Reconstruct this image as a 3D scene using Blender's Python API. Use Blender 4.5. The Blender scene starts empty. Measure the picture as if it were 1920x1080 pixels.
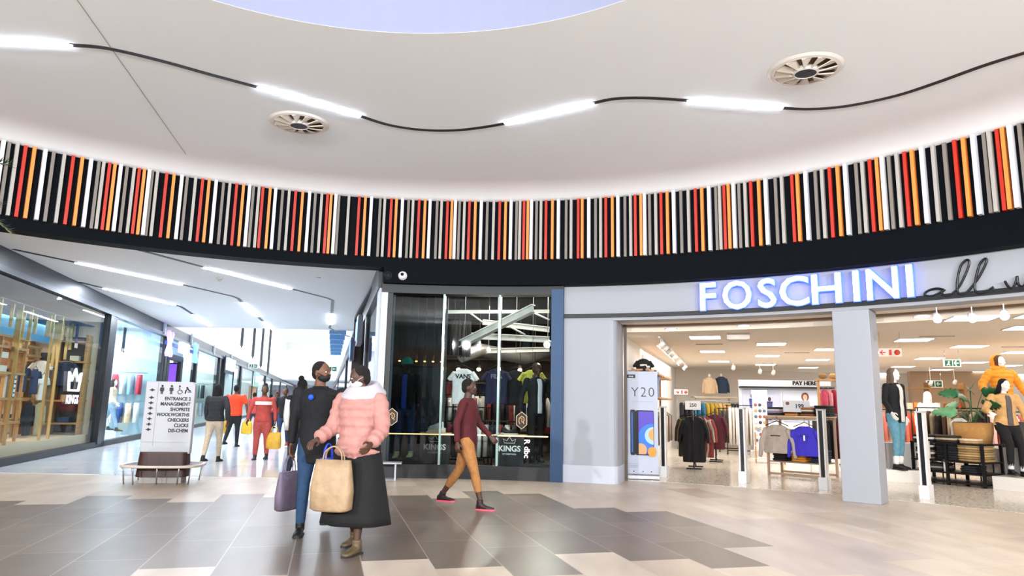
import bpy, bmesh, math, random
from math import sin, cos, pi, radians, atan2, sqrt
from mathutils import Vector, Matrix, Euler
random.seed(7)
scene = bpy.context.scene
COL = scene.collection

# ------------------------------------------------------------------ camera, world, exposure
F, PITCH, ROLL, CAMZ = 1302.3, .1658, .0193, 1.4
_f = Vector((0, cos(PITCH), sin(PITCH))); _u = Vector((0, -sin(PITCH), cos(PITCH))); _r = Vector((1, 0, 0))
_r2 = cos(ROLL)*_r + sin(ROLL)*_u; _u2 = -sin(ROLL)*_r + cos(ROLL)*_u
cd = bpy.data.cameras.new('camera'); cam = bpy.data.objects.new('camera', cd); COL.objects.link(cam)
cd.sensor_width = 36; cd.lens = F*36/1920; cd.clip_end = 400; cd.clip_start = .05
m = Matrix((( _r2.x, _u2.x, -_f.x, 0), (_r2.y, _u2.y, -_f.y, 0), (_r2.z, _u2.z, -_f.z, CAMZ), (0, 0, 0, 1)))
cam.matrix_world = m
scene.camera = cam
scene.view_settings.view_transform = 'Standard'; scene.view_settings.look = 'None'
scene.view_settings.exposure = 0.2; scene.view_settings.gamma = 1; scene.view_settings.use_curve_mapping = False
w = bpy.data.worlds.new('daylight'); scene.world = w; w.use_nodes = True
bg = w.node_tree.nodes['Background']; bg.inputs[0].default_value = (.86, .92, 1.0, 1); bg.inputs[1].default_value = 1.0

def area(name, loc, rot, size, power, col=(1, 1, 1), sy=None):
    l = bpy.data.lights.new(name, 'AREA'); l.energy = power; l.color = col; l.size = size
    if sy: l.shape = 'RECTANGLE'; l.size_y = sy
    o = bpy.data.objects.new(name, l); o.location = loc; o.rotation_euler = rot; COL.objects.link(o); return o
def spot(name, loc, target, power, angle=70, col=(1, .93, .85), r=.04, blend=.5):
    l = bpy.data.lights.new(name, 'SPOT'); l.energy = power; l.color = col; l.spot_size = radians(angle); l.spot_blend = blend; l.shadow_soft_size = r
    o = bpy.data.objects.new(name, l); o.location = loc
    o.rotation_euler = (Vector(target)-Vector(loc)).to_track_quat('-Z', 'Y').to_euler(); COL.objects.link(o); return o
LAD = Vector((-.25, .968, 0)); LAN = Vector((.968, .25, 0)); LA = Vector((-9.91, 13.96, 0)); RB = Vector((-2.7, 13.9, 0))
LRZ = atan2(LAD.x*-1, LAD.y)          # rotation that turns +Y onto the corridor direction
def WL(s, off, z): return LA + LAD*s + LAN*off + Vector((0, 0, z))
def WR(s, off, z): return RB + LAD*s - LAN*off + Vector((0, 0, z))   # off > 0 into the corridor
CX, CY = -1.15, 3.42
FD = Vector((.307, .952, 0)); FN = Vector((.952, -.307, 0))          # the clothes shop's own axes
FRZ = atan2(-FD.x, FD.y)
# added fill spots behind the camera, and the lamps the shops have
for _x, _y, _e in ((-9, -5, 4000), (-3.5, -8, 4400), (3, -8, 4500), (8, -4.5, 4300)):      # added out of view to brighten the hall ceiling
    spot('ceiling_fill_spot', (_x, _y, 4.3), (_x*.25, 8.5, 5.6), _e, 130, (.95, .97, 1), .14, .9)
area('foyer_lamp', (-1.15, 3.4, 6.2), (0, 0, 0), 5, 8, (.86, .9, 1))
area('corridor_fill', WL(5.5, 3.5, 4.05), (0, 0, LRZ), 5, 350, (.88, .93, 1), 13)  # added fill under the flat ceiling, brightens the near corridor floor
area('shop_ceiling_lamp', (8.5, 19.5, 2.8), (0, 0, FRZ), 9, 380, (1, .96, .91), 8)
area('shop_ceiling_lamp', (13.5, 15, 2.8), (0, 0, FRZ), 7, 260, (1, .95, .89), 6)
area('streetwear_lamp', (0.2, 15.6, 3.7), (0, 0, 0), 3, 150, (1, .9, .78), 3)
area('corridor_daylight', WL(30, 3.6, 8.6), (0, 0, LRZ), 6, 2000, (.88, .94, 1), 30)
area('corridor_daylight', WL(68, 3.6, 8.6), (0, 0, LRZ), 6, 3600, (.88, .94, 1), 36)
area('corridor_daylight', WL(105, 3.6, 4.0), (0, 0, LRZ), 6, 1200, (.9, .95, 1), 25)
area('left_shop_lamp', WL(1.5, -3, 3.2), (0, 0, LRZ), 4, 520, (1, .93, .84), 8)
area('left_shop_lamp', WL(10, -3, 3.9), (0, 0, LRZ), 4, 900, (.85, .94, 1), 6)
area('left_shop_lamp', WL(26, -3, 3.9), (0, 0, LRZ), 4, 1000, (.9, .97, 1), 16)
area('left_shop_lamp', WL(60, -3, 3.9), (0, 0, LRZ), 4, 1800, (.95, .97, 1), 45)

# ------------------------------------------------------------------ helpers
def ray(px, py): return _f + _r2*((px-960)/F) - _u2*((py-540)/F)
def onz(px, py, z=0.):                 # where the sight line meets a horizontal plane
    d = ray(px, py); t = (z-CAMZ)/d.z; return Vector((d.x*t, d.y*t, z))
def ony(px, py, y):
    d = ray(px, py); t = y/d.y; return Vector((d.x*t, y, CAMZ+d.z*t))
def onwall(px, py):                    # (s, z) on the corridor's left shop wall
    d = ray(px, py); t = (LA.dot(LAN))/d.dot(LAN); p = Vector((0, 0, CAMZ))+d*t; return (p-LA).dot(LAD), p.z
def RG(a, R, z=0.): return Vector((CX+R*sin(a), CY+R*cos(a), z))
def lin(h):
    h = h.lstrip('#'); v = [int(h[i:i+2], 16)/255 for i in (0, 2, 4)]
    return tuple(c/12.92 if c <= .04045 else ((c+.055)/1.055)**2.4 for c in v)
_M = {}
def mat(h, rough=.5, metal=0., emit=0., noise=0., scale=8., bump=0., bscale=40., stretch=None, trans=0., alpha=None, coat=0., sheen=0., ior=1.45):
    key = (h, rough, metal, emit, noise, scale, bump, bscale, stretch, trans, alpha, coat, sheen, ior)
    if key in _M: return _M[key]
    c = lin(h); mt = bpy.data.materials.new('surface_'+h.lstrip('#')); mt.use_nodes = True; nt = mt.node_tree; N = nt.nodes; L = nt.links
    b = N['Principled BSDF']; b.inputs['Base Color'].default_value = (*c, 1); b.inputs['Roughness'].default_value = rough
    b.inputs['Metallic'].default_value = metal; b.inputs['IOR'].default_value = ior
    b.inputs['Coat Weight'].default_value = coat; b.inputs['Sheen Weight'].default_value = sheen
    if trans: b.inputs['Transmission Weight'].default_value = trans
    if alpha is not None: b.inputs['Alpha'].default_value = alpha
    if emit: b.inputs['Emission Color'].default_value = (*c, 1); b.inputs['Emission Strength'].default_value = emit
    if noise or bump:
        tc = N.new('ShaderNodeTexCoord'); mp = N.new('ShaderNodeMapping'); L.new(tc.outputs['Object'], mp.inputs[0])
        if stretch: mp.inputs['Scale'].default_value = stretch
    if noise:
        n = N.new('ShaderNodeTexNoise'); n.inputs['Scale'].default_value = scale; n.inputs['Detail'].default_value = 5; L.new(mp.outputs[0], n.inputs['Vector'])
        r = N.new('ShaderNodeValToRGB'); r.color_ramp.elements[0].position = .3; r.color_ramp.elements[1].position = .7
        r.color_ramp.elements[0].color = (*[x*(1-noise) for x in c], 1); r.color_ramp.elements[1].color = (*[min(1, x*(1+noise)) for x in c], 1)
        L.new(n.outputs[0], r.inputs[0]); L.new(r.outputs[0], b.inputs['Base Color'])
    if bump:
        n = N.new('ShaderNodeTexNoise'); n.inputs['Scale'].default_value = bscale; n.inputs['Detail'].default_value = 4; L.new(mp.outputs[0], n.inputs['Vector'])
        bp = N.new('ShaderNodeBump'); bp.inputs['Strength'].default_value = bump; bp.inputs['Distance'].default_value = .02
        L.new(n.outputs[0], bp.inputs['Height']); L.new(bp.outputs[0], b.inputs['Normal'])
    _M[key] = mt; return mt
def glass(tint='#ffffff', refl=1.0, absorb=1.0):
    k = ('glass', tint, refl, absorb)
    if k in _M: return _M[k]
    mt = bpy.data.materials.new('clear_glass'); mt.use_nodes = True; nt = mt.node_tree; N = nt.nodes; L = nt.links
    N.remove(N['Principled BSDF']); out = N['Material Output']
    t = N.new('ShaderNodeBsdfTransparent'); t.inputs[0].default_value = (*[c*absorb for c in lin(tint)], 1)
    g = N.new('ShaderNodeBsdfGlossy'); g.inputs['Roughness'].default_value = .02
    fr = N.new('ShaderNodeFresnel'); fr.inputs[0].default_value = 1.5
    mu = N.new('ShaderNodeMath'); mu.operation = 'MULTIPLY'; mu.inputs[1].default_value = refl; 
    ge = N.new('ShaderNodeNewGeometry'); iv = N.new('ShaderNodeMath'); iv.operation = 'SUBTRACT'; iv.inputs[0].default_value = refl; L.new(ge.outputs['Backfacing'], iv.inputs[1]); iv.use_clamp = True
    L.new(fr.outputs[0], mu.inputs[0]); L.new(iv.outputs[0], mu.inputs[1])
    mx = N.new('ShaderNodeMixShader'); L.new(mu.outputs[0], mx.inputs[0]); L.new(t.outputs[0], mx.inputs[1]); L.new(g.outputs[0], mx.inputs[2]); L.new(mx.outputs[0], out.inputs[0])
    _M[k] = mt; return mt
def emis(h, s): return mat(h, .5, emit=s)
def tag(o, label=None, cat=None, group=None, kind=None):
    if label: o['label'] = label
    if cat: o['category'] = cat
    if group: o['group'] = group
    if kind: o['kind'] = kind
    return o
def thing(name, label, cat, loc=(0, 0, 0), rz=0., group=None, scale=1.):
    o = bpy.data.objects.new(name, None); COL.objects.link(o); o.location = loc; o.rotation_euler = (0, 0, rz); o.scale = (scale,)*3
    o.empty_display_size = .1
    return tag(o, label, cat, group)
def basis(d):
    d = Vector(d).normalized(); up = Vector((0, 0, 1)) if abs(d.z) < .95 else Vector((0, 1, 0))
    x = up.cross(d).normalized(); y = d.cross(x); return x, y, d
class MB:
    def __init__(s): s.v = []; s.f = []; s.m = []; s.mats = []; s.sm = []
    def mi(s, mt):
        if mt is None: return 0
        if mt not in s.mats: s.mats.append(mt)
        return s.mats.index(mt)
    def add(s, vs, fs, mt=None, smooth=False):
        b = len(s.v); s.v += [Vector(v) for v in vs]; i = s.mi(mt)
        for f in fs: s.f.append([b+k for k in f]); s.m.append(i); s.sm.append(smooth)
        return s
    def box(s, c, d, rz=0., mt=None, M=None):
        hx, hy, hz = d[0]/2, d[1]/2, d[2]/2; ca, sa = cos(rz), sin(rz); vs = []
        for z in (-hz, hz):
            for x, y in ((-hx, -hy), (hx, -hy), (hx, hy), (-hx, hy)):
                v = Vector((x*ca-y*sa, x*sa+y*ca, z))
                if M: v = M @ v
                vs.append(v+Vector(c))
        return s.add(vs, [(3, 2, 1, 0), (4, 5, 6, 7), (0, 1, 5, 4), (1, 2, 6, 5), (2, 3, 7, 6), (3, 0, 4, 7)], mt)
    def bar(s, p, q, wd, th, mt=None, up=(0, 0, 1)):
        p, q = Vector(p), Vector(q); d = (q-p); u = Vector(up)
        if abs(d.normalized().dot(u)) > .99: u = Vector((0, 1, 0))
        x = d.cross(u).normalized()*wd/2; y = x.cross(d).normalized()*th/2
        vs = [p-x-y, p+x-y, p+x+y, p-x+y, q-x-y, q+x-y, q+x+y, q-x+y]
        return s.add(vs, [(3, 2, 1, 0), (4, 5, 6, 7), (0, 1, 5, 4), (1, 2, 6, 5), (2, 3, 7, 6), (3, 0, 4, 7)], mt)
    def ring_loft(s, rings, mt=None, cap=True, closed=False, smooth=True):
        n = len(rings[0]); vs = [v for r in rings for v in r]; fs = []
        k = len(rings)
        for i in range(k if closed else k-1):
            a, b = i*n, ((i+1) % k)*n
            for j in range(n): fs.append((a+j, a+(j+1) % n, b+(j+1) % n, b+j))
        if cap and not closed: fs.append(tuple(range(n-1, -1, -1))); fs.append(tuple(range((k-1)*n, k*n)))
        return s.add(vs, fs, mt, smooth)
    def tube(s, pts, r, n=8, mt=None, closed=False, rs=None, flat=1.):
        pts = [Vector(p) for p in pts]; rings = []; k = len(pts); px = None
        for i, p in enumerate(pts):
            if closed: d = pts[(i+1) % k]-pts[i-1]
            else: d = pts[min(i+1, k-1)]-pts[max(i-1, 0)]
            if d.length < 1e-9: d = Vector((0, 0, 1))
            d.normalize()
            if px is None: x, y, _ = basis(d)
            else:
                x = (px-d*px.dot(d)); x = x.normalized() if x.length > 1e-6 else basis(d)[0]; y = d.cross(x)
            px = x; rr = rs[i] if rs else r
            rings.append([p+x*rr*cos(2*pi*j/n)+y*rr*flat*sin(2*pi*j/n) for j in range(n)])
        return s.ring_loft(rings, mt, True, closed)
    def cyl(s, p, q, r, n=16, mt=None, r2=None): return s.tube([p, q], r, n, mt, rs=[r, r if r2 is None else r2])
    def loft(s, secs, n=16, mt=None, power=2., cap=True):      # secs: (cx,cy,z,rx,ry)
        rings = []
        for c in secs:
            cx, cy, z, rx, ry = c[:5]; ring = []
            for j in range(n):
                a = 2*pi*j/n; ca, sa = cos(a), sin(a)
                ring.append(Vector((cx+rx*math.copysign(abs(ca)**(2/power), ca), cy+ry*math.copysign(abs(sa)**(2/power), sa), z)))
            rings.append(ring)
        return s.ring_loft(rings, mt, cap)
    def ball(s, c, r, mt=None, n=14, k=9):
        if not hasattr(r, '__len__'): r = (r, r, r)
        rings = []
        for i in range(1, k):
            t = pi*i/k; rings.append([Vector(c)+Vector((r[0]*sin(t)*cos(2*pi*j/n), r[1]*sin(t)*sin(2*pi*j/n), -r[2]*cos(t))) for j in range(n)])
        return s.ring_loft(rings, mt)
    def prism(s, poly, z0, z1, mt=None, M=None, smooth=False):
        n = len(poly); vs = [Vector((p[0], p[1], z0)) for p in poly]+[Vector((p[0], p[1], z1)) for p in poly]
        if M is not None: vs = [M @ v for v in vs]
        fs = [tuple(range(n-1, -1, -1)), tuple(range(n, 2*n))]+[(i, (i+1) % n, n+(i+1) % n, n+i) for i in range(n)]
        return s.add(vs, fs, mt, smooth)
    def arc(s, a0, a1, R0, R1, z0, z1, n=24, mt=None, c=(CX, CY)):   # a slab that follows the round hall
        rings = []
        for i in range(n+1):
            a = a0+(a1-a0)*i/n; sn, cs = sin(a), cos(a)
            rings.append([Vector((c[0]+R*sn, c[1]+R*cs, z)) for R, z in ((R0, z0), (R1, z0), (R1, z1), (R0, z1))])
        return s.ring_loft(rings, mt, True, False, False)
    def build(s, name, mt=None, parent=None, bevel=0., smooth=None, sub=0):
        me = bpy.data.meshes.new(name); me.from_pydata(s.v, [], s.f)
        if mt is not None and not s.mats: me.materials.append(mt)
        for q in s.mats: me.materials.append(q)
        for p, i, g in zip(me.polygons, s.m, s.sm): p.material_index = i; p.use_smooth = g if smooth is None else smooth
        bm = bmesh.new(); bm.from_mesh(me); bmesh.ops.recalc_face_normals(bm, faces=bm.faces); bm.to_mesh(me); bm.free()
        o = bpy.data.objects.new(name, me); COL.objects.link(o)
        if parent: o.parent = parent
        if bevel: b = o.modifiers.new('bevel', 'BEVEL'); b.width = bevel; b.segments = 2; b.limit_method = 'ANGLE'
        if sub: b = o.modifiers.new('sub', 'SUBSURF'); b.levels = sub; b.render_levels = sub
        return o
def struct(o): o['kind'] = 'structure'; return o
def bake(o):                            # apply the modifiers
    dg = bpy.context.evaluated_depsgraph_get(); dg.update(); me = bpy.data.meshes.new_from_object(o.evaluated_get(dg), depsgraph=dg)
    old = o.data; o.modifiers.clear(); o.data = me; me.name = o.name; return o
def voxel(mb, name, mt, parent=None, size=.012, smooth=4):
    o = mb.build(name, mt, None); r = o.modifiers.new('r', 'REMESH'); r.mode = 'VOXEL'; r.voxel_size = size; r.use_smooth_shade = True
    if smooth: q = o.modifiers.new('s', 'SMOOTH'); q.iterations = smooth; q.factor = .5
    bake(o); o.data.materials.clear(); o.data.materials.append(mt)
    for p in o.data.polygons: p.use_smooth = True
    if parent: o.parent = parent
    return o
def clone(o, parent=None):
    c = o.copy(); COL.objects.link(c)
    if parent: c.parent = parent
    for ch in KIDS(o): clone(ch, c)
    return c
def KIDS(o): return [c for c in bpy.data.objects if c.parent == o]
def copy_thing(o, loc, rz=None, label=None, group=None, scale=None):
    c = clone(o); c.location = loc
    if rz is not None: c.rotation_euler = (0, 0, rz)
    if label: c['label'] = label
    if group: c['group'] = group
    if scale: c.scale = (scale,)*3
    return c
def text(name, body, size, mt, parent=None, loc=(0, 0, 0), rot=(pi/2, 0, 0), depth=.004, align='CENTER', bold=0., spacing=1., sx=1.):
    cu = bpy.data.curves.new(name, 'FONT'); cu.body = body; cu.size = size; cu.extrude = depth; cu.align_x = align; cu.align_y = 'CENTER'
    cu.offset = bold; cu.space_character = spacing; cu.resolution_u = 3
    o = bpy.data.objects.new(name, cu); COL.objects.link(o); dg = bpy.context.evaluated_depsgraph_get(); dg.update()
    me = bpy.data.meshes.new_from_object(o.evaluated_get(dg)); bpy.data.objects.remove(o)
    if sx != 1.:
        for v in me.vertices: v.co.x *= sx
    me.materials.clear(); me.materials.append(mt); o = bpy.data.objects.new(name, me); COL.objects.link(o)
    o.location = loc; o.rotation_euler = rot
    if parent: o.parent = parent
    return o

# ------------------------------------------------------------------ materials
M_white = mat('#e2e2e4', .6); M_ceil = mat('#eef2f6', .8)
M_black = mat('#0b0d10', .45); M_band = mat('#0b0f14', .6, ior=1.12); M_frame = mat('#22262c', .35, .3); M_steel = mat('#b9bcc0', .3, .9)
M_navy = mat('#27415f', .45, .3, bump=.1, bscale=3, stretch=(60, 60, .5)); M_led = emis('#e4f0ff', 75); M_dark = mat('#15161a', .6)
M_wood = mat('#b08452', .5, noise=.18, scale=3, stretch=(1, 1, 12)); M_paint = mat('#dfe0e6', .5)
G = glass('#f2f8f8', .6, .98); GD = glass('#c8d2d4', .9, .85)

def tile_mat():
    mt = bpy.data.materials.new('stone_tiles'); mt.use_nodes = True; nt = mt.node_tree; N = nt.nodes; L = nt.links; b = N['Principled BSDF']
    def n(t, **k):
        x = N.new(t)
        for a, v in k.items(): setattr(x, a, v)
        return x
    def math_(op, a, c=None, d=None):
        x = n('ShaderNodeMath', operation=op)
        for i, v in enumerate((a, c, d)):
            if v is None: continue
            if isinstance(v, (int, float)): x.inputs[i].default_value = v
            else: L.new(v, x.inputs[i])
        return x.outputs[0]
    tc = n('ShaderNodeTexCoord'); sp = n('ShaderNodeSeparateXYZ'); L.new(tc.outputs['Object'], sp.inputs[0]); X, Y = sp.outputs[0], sp.outputs[1]
    U = math_('ADD', math_('MULTIPLY', X, .968), math_('MULTIPLY', Y, .25)); V = math_('ADD', math_('MULTIPLY', X, -.25), math_('MULTIPLY', Y, .968))
    cu = math_('DIVIDE', math_('SUBTRACT', U, .37), .6); ci = math_('FLOOR', cu); fu = math_('FRACT', cu)
    off = math_('MULTIPLY', math_('MODULO', math_('ADD', ci, 300), 3), .333)
    cv = math_('ADD', math_('DIVIDE', math_('SUBTRACT', V, .6), 1.2), off); vi = math_('FLOOR', cv); fv = math_('FRACT', cv)
    # joints
    j = math_('MAXIMUM', math_('GREATER_THAN', math_('ABSOLUTE', math_('SUBTRACT', fu, .5)), .493), math_('GREATER_THAN', math_('ABSOLUTE', math_('SUBTRACT', fv, .5)), .4965))
    wn = n('ShaderNodeTexWhiteNoise', noise_dimensions='2D'); cx = n('ShaderNodeCombineXYZ'); L.new(ci, cx.inputs[0]); L.new(vi, cx.inputs[1]); L.new(cx.outputs[0], wn.inputs['Vector']); R = wn.outputs[0]
    # tile centre decides which colour zone the tile belongs to
    tu = math_('ADD', math_('MULTIPLY', math_('ADD', ci, .5), .6), .37); tv = math_('ADD', math_('MULTIPLY', math_('SUBTRACT', math_('ADD', vi, .5), off), 1.2), .6)
    lo = math_('GREATER_THAN', tv, 6.35)
    hi = math_('LESS_THAN', math_('ADD', tv, math_('MULTIPLY', math_('MAXIMUM', math_('SUBTRACT', tu, 2.6), 0), 1.15)), 11.0)
    lf = math_('LESS_THAN', tu, 4.3)
    zone = math_('MULTIPLY', math_('MULTIPLY', lo, hi), lf)
    odd = math_('MULTIPLY', math_('GREATER_THAN', R, .955), math_('GREATER_THAN', tu, 4.3))
    mid = math_('MULTIPLY', math_('MULTIPLY', math_('GREATER_THAN', tu, 4.2), math_('LESS_THAN', tu, 6.0)), math_('MULTIPLY', math_('LESS_THAN', tv, 8.6), math_('GREATER_THAN', tv, 5.6)))  # greyer zone: reflected light on the floor put into the tile colour
    def mix(f, a, c):
        x = n('ShaderNodeMix', data_type='RGBA')
        if isinstance(f, (int, float)): x.inputs[0].default_value = f
        else: L.new(f, x.inputs[0])
        for i, v in ((6, a), (7, c)):
            if isinstance(v, tuple): x.inputs[i].default_value = (*v, 1)
            else: L.new(v, x.inputs[i])
        return x.outputs[2]
    beige = mix(R, lin('#b9a793'), lin('#ccbcaa')); dark = mix(R, lin('#66594f'), lin('#7a6c61'))
    col = mix(mid, beige, lin('#b9aaa0')); col = mix(odd, col, lin('#a78f76')); col = mix(zone, col, dark)
    mp = n('ShaderNodeMapping'); mp.inputs['Rotation'].default_value = (0, 0, -LRZ); mp.inputs['Scale'].default_value = (1, .35, 1); L.new(tc.outputs['Object'], mp.inputs[0])
    no = n('ShaderNodeTexNoise'); no.inputs['Scale'].default_value = 2.6; no.inputs['Detail'].default_value = 6; no.inputs['Distortion'].default_value = .25; L.new(mp.outputs[0], no.inputs['Vector'])
    rp = n('ShaderNodeMapRange'); L.new(no.outputs[0], rp.inputs[0]); rp.inputs[1].default_value = .35; rp.inputs[2].default_value = .7; rp.inputs[3].default_value = .84; rp.inputs[4].default_value = 1.1
    sc = n('ShaderNodeVectorMath', operation='SCALE'); L.new(col, sc.inputs[0]); L.new(rp.outputs[0], sc.inputs['Scale'])
    fin = mix(math_('MULTIPLY', j, .75), sc.outputs[0], lin('#b0a394')); L.new(fin, b.inputs['Base Color'])
    rr = n('ShaderNodeMapRange'); L.new(no.outputs[0], rr.inputs[0]); rr.inputs[3].default_value = .18; rr.inputs[4].default_value = .42; b.inputs['Roughness'].default_value = .34; b.inputs['IOR'].default_value = 1.38
    bp = n('ShaderNodeBump'); bp.inputs['Strength'].default_value = .3; bp.inputs['Distance'].default_value = .004; L.new(math_('SUBTRACT', 1, j), bp.inputs['Height']); L.new(bp.outputs[0], b.inputs['Normal'])
    return mt
def terrazzo(base, chip, scale=60, rough=.15):
    mt = mat(base, rough).copy(); nt = mt.node_tree; N = nt.nodes; L = nt.links; b = N['Principled BSDF']
    tc = N.new('ShaderNodeTexCoord'); v = N.new('ShaderNodeTexVoronoi'); v.inputs['Scale'].default_value = scale; L.new(tc.outputs['Object'], v.inputs['Vector'])
    s = N.new('ShaderNodeSeparateColor'); L.new(v.outputs['Color'], s.inputs[0]); r = N.new('ShaderNodeValToRGB'); r.color_ramp.interpolation = 'CONSTANT'
    r.color_ramp.elements[0].color = (*lin(chip), 1); r.color_ramp.elements[1].position = .16; r.color_ramp.elements[1].color = (*lin(base), 1)
    L.new(s.outputs[0], r.inputs[0]); L.new(r.outputs[0], b.inputs['Base Color']); return mt

# ------------------------------------------------------------------ the round hall
tile = tile_mat()
def disc(z, R, n=96, a0=0, a1=2*pi): return [(CX+R*sin(a0+(a1-a0)*i/n), CY+R*cos(a0+(a1-a0)*i/n)) for i in range(n+(0 if a1-a0 > 6.2 else 1))]
mb = MB(); mb.prism(disc(0, 10.95, 120), -.15, 0); mb.box((-1, -12, -.075), (44, 16, .146)); mb.box((-14, 3.5, -.077), (16, 19, .142)); struct(mb.build('floor', tile))
mb = MB(); vs = [WL(-.95, -.06, 0), WR(-1.0, -.4, 0), WR(120, 0, 0), WL(120, -.06, 0)]
mb.add([v-Vector((0, 0, .1)) for v in vs]+[v+Vector((0, 0, .004)) for v in vs], [(3, 2, 1, 0), (4, 5, 6, 7), (0, 1, 5, 4), (1, 2, 6, 5), (2, 3, 7, 6), (3, 0, 4, 7)])
def corridor_tile():
    mt = mat('#dadada', .13).copy(); nt = mt.node_tree; N = nt.nodes; L = nt.links; b = N['Principled BSDF']
    tc = N.new('ShaderNodeTexCoord'); mp = N.new('ShaderNodeMapping'); mp.inputs['Rotation'].default_value = (0, 0, -LRZ); L.new(tc.outputs['Object'], mp.inputs[0])
    br = N.new('ShaderNodeTexBrick'); br.inputs['Color1'].default_value = (*lin('#d3d8de'), 1); br.inputs['Color2'].default_value = (*lin('#c9cfd7'), 1); br.inputs['Mortar'].default_value = (*lin('#9a9fa6'), 1)
    br.inputs['Scale'].default_value = 1; br.inputs['Brick Width'].default_value = 1.2; br.inputs['Row Height'].default_value = .6; br.inputs['Mortar Size'].default_value = .004
    L.new(mp.outputs[0], br.inputs[0]); L.new(br.outputs[0], b.inputs['Base Color']); return mt
struct(mb.build('floor', corridor_tile()))
mb = MB(); mb.arc(.2163, 1.35, 10.95, 26, -.15, .003, 40); struct(mb.build('floor', terrazzo('#e4dccf', '#ad9478', 45)))
mb = MB(); mb.arc(-.132, .2163, 10.6, 20, -.15, .003, 20); struct(mb.build('floor', mat('#6b5a4c', .3, noise=.2, scale=1.5)))

# ceiling: a flat ring that curls down to the slat band, round opening in the middle
prof = [(3.83, 5.503), (3.83, 5.5), (9.0, 5.5), (9.25, 5.485), (9.5, 5.44), (9.7, 5.36), (9.745, 5.331), (10.3, 5.331), (10.3, 5.503)]
rings = []
for i in range(128):
    a = 2*pi*i/128; rings.append([RG(a, r, z) for r, z in prof])
mb = MB(); mb.ring_loft(rings, cap=False, closed=True, smooth=False); o = struct(mb.build('ceiling', M_ceil, smooth=True))
e = o.modifiers.new('e', 'EDGE_SPLIT'); e.split_angle = radians(40)
mb = MB(); mb.arc(0, 2*pi, 3.835, 3.95, 5.504, 6.3, 96); mb.prism(disc(0, 3.95), 6.3, 6.4); struct(mb.build('ceiling', mat('#8e93ab', .7)))
# the rest of the round hall behind the viewer: piers and dark shopfronts
mb = MB(); mb.arc(1.75, 2*pi-1.65, 12.6, 12.9, 3.4, 5.6, 60); struct(mb.build('wall_rear', mat('#8d8883', .6)))
mb = MB(); mb.arc(1.75, 2*pi-1.65, 12.7, 12.8, 0, 3.4, 60); struct(mb.build('wall_rear', mat('#4a4745', .5)))
mb = MB(); mb.arc(0, 2*pi, 9.9, 13.2, 5.301, 5.5, 96); struct(mb.build('ceiling', M_ceil))
for k in range(7):
    a = 2.0+k*.42; p = RG(a, 12.5); struct(MB().box((p.x, p.y, 1.7), (.6, .4, 3.4), -a).build('wall_pier', mat('#c9c5c0', .6)))
# construction joint across the ceiling
mb = MB(); p0, p1 = onz(145, 0, 5.498), onz(345, 318, 5.498); p1 = RG(atan2(p1.x-CX, p1.y-CY), 9.2, 5.497)
mb.bar(p0-(p1-p0)*.5, p1, .006, .004); struct(mb.build('trim_1', mat('#8d8a88', .7)))
# fine dark frames hung inside the oculus
mb = MB(); mb.tube([onz(768, 21, 6.1), onz(880, 19, 6.1), onz(982, 9, 6.1)], .006, 6); tag(mb.build('ceiling_wire', M_dark), 'long thin dark wire under the lavender oculus, the upper one', 'wire')
mb = MB(); mb.tube([onz(902, 30, 6.1), onz(960, 25, 6.1), onz(1017, 16, 6.1)], .006, 6); tag(mb.build('ceiling_wire', M_dark), 'short thin dark wire under the lavender oculus, nearest its rim', 'wire')
mb = MB(); q = [onz(661, 4, 6.1), onz(688, 8, 6.1), onz(706, -6, 6.1), onz(700, -30, 6.1), onz(660, -28, 6.1)]; mb.tube(q, .012, 6, closed=True); tag(mb.build('ceiling_frame', M_dark), 'small dark angular frame under the lavender oculus', 'frame')

# the curved bulkhead with coloured slats
AL = -.1355
mb = MB(); mb.arc(-1.35, AL, 9.85, 10.25, 3.965, 5.33, 60); mb.arc(AL, 1.55, 9.85, 10.25, 3.668, 5.33, 80); struct(mb.build('wall_front', M_band))
SL = "-778w -770d -759g -748r -736o -721w -709d -694g -681r -668o -655w -643d -636g -627r -619o -610w -600d -589g -581r -573o -565w -560d -552g -537r -525o -512w -503d -489g -477r -466o -454w -441d -430g -418r -406o -395w -388d -378g -371r -358o -348w -335d -323g -311r -298o -285w -274d -262g -251r -244o -235w -229d -210g -190r -178o -166w -149d -140g -127r -117o -105w -93d -84g -72r -60o -50w -36d -27g -15r -6o 1w 9d 19g 29r 41o 53w 65d 78g 90r 102o 113w 124d 131g 139r 147o 154w 164d 173g 183r 196o 208w 223d 233g 247r 255o 268w 281d 291g 301r 314o 325w 338d 349g 358r 369o 376w 385d 397g 407r 419o 431w 444d 458g 471r 483o 496w 508d 515g 523r 531o 540w 549d 560g 570r 584o 596w 612d 623g 640r 649o 663w 678d 689g 701r 714o 726w 742d 752g 763r 774o 782w 791d 803g 814r 825o 839w 854g 869d 883r 895o 908w 921d 928g 938r 945o 954w 965d 975g"
sl = [(int(t[:-1])/1000, t[-1]) for t in SL.split()]
a = -.778; k = 4
while a > -1.3: a -= random.choice((.009, .011, .012, .014)); sl.insert(0, (a, 'wdgro'[k])); k = (k-1) % 5
a = .975; k = 3
while a < 1.45: a += random.choice((.009, .011, .012, .014)); sl.append((a, 'wdgro'[k])); k = (k+1) % 5
SM = {'w': mat('#d2d1d6', .5), 'd': mat('#7d756d', .55), 'g': mat('#a8a39c', .5), 'r': mat('#b8260e', .45), 'o': mat('#ee8a3c', .45)}
SD = {'w': .10, 'd': .06, 'g': .085, 'r': .07, 'o': .09}
scr = thing('slat_screen', 'long curved screen of red, orange, grey and white upright slats under the ceiling', 'slat screen')
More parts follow.
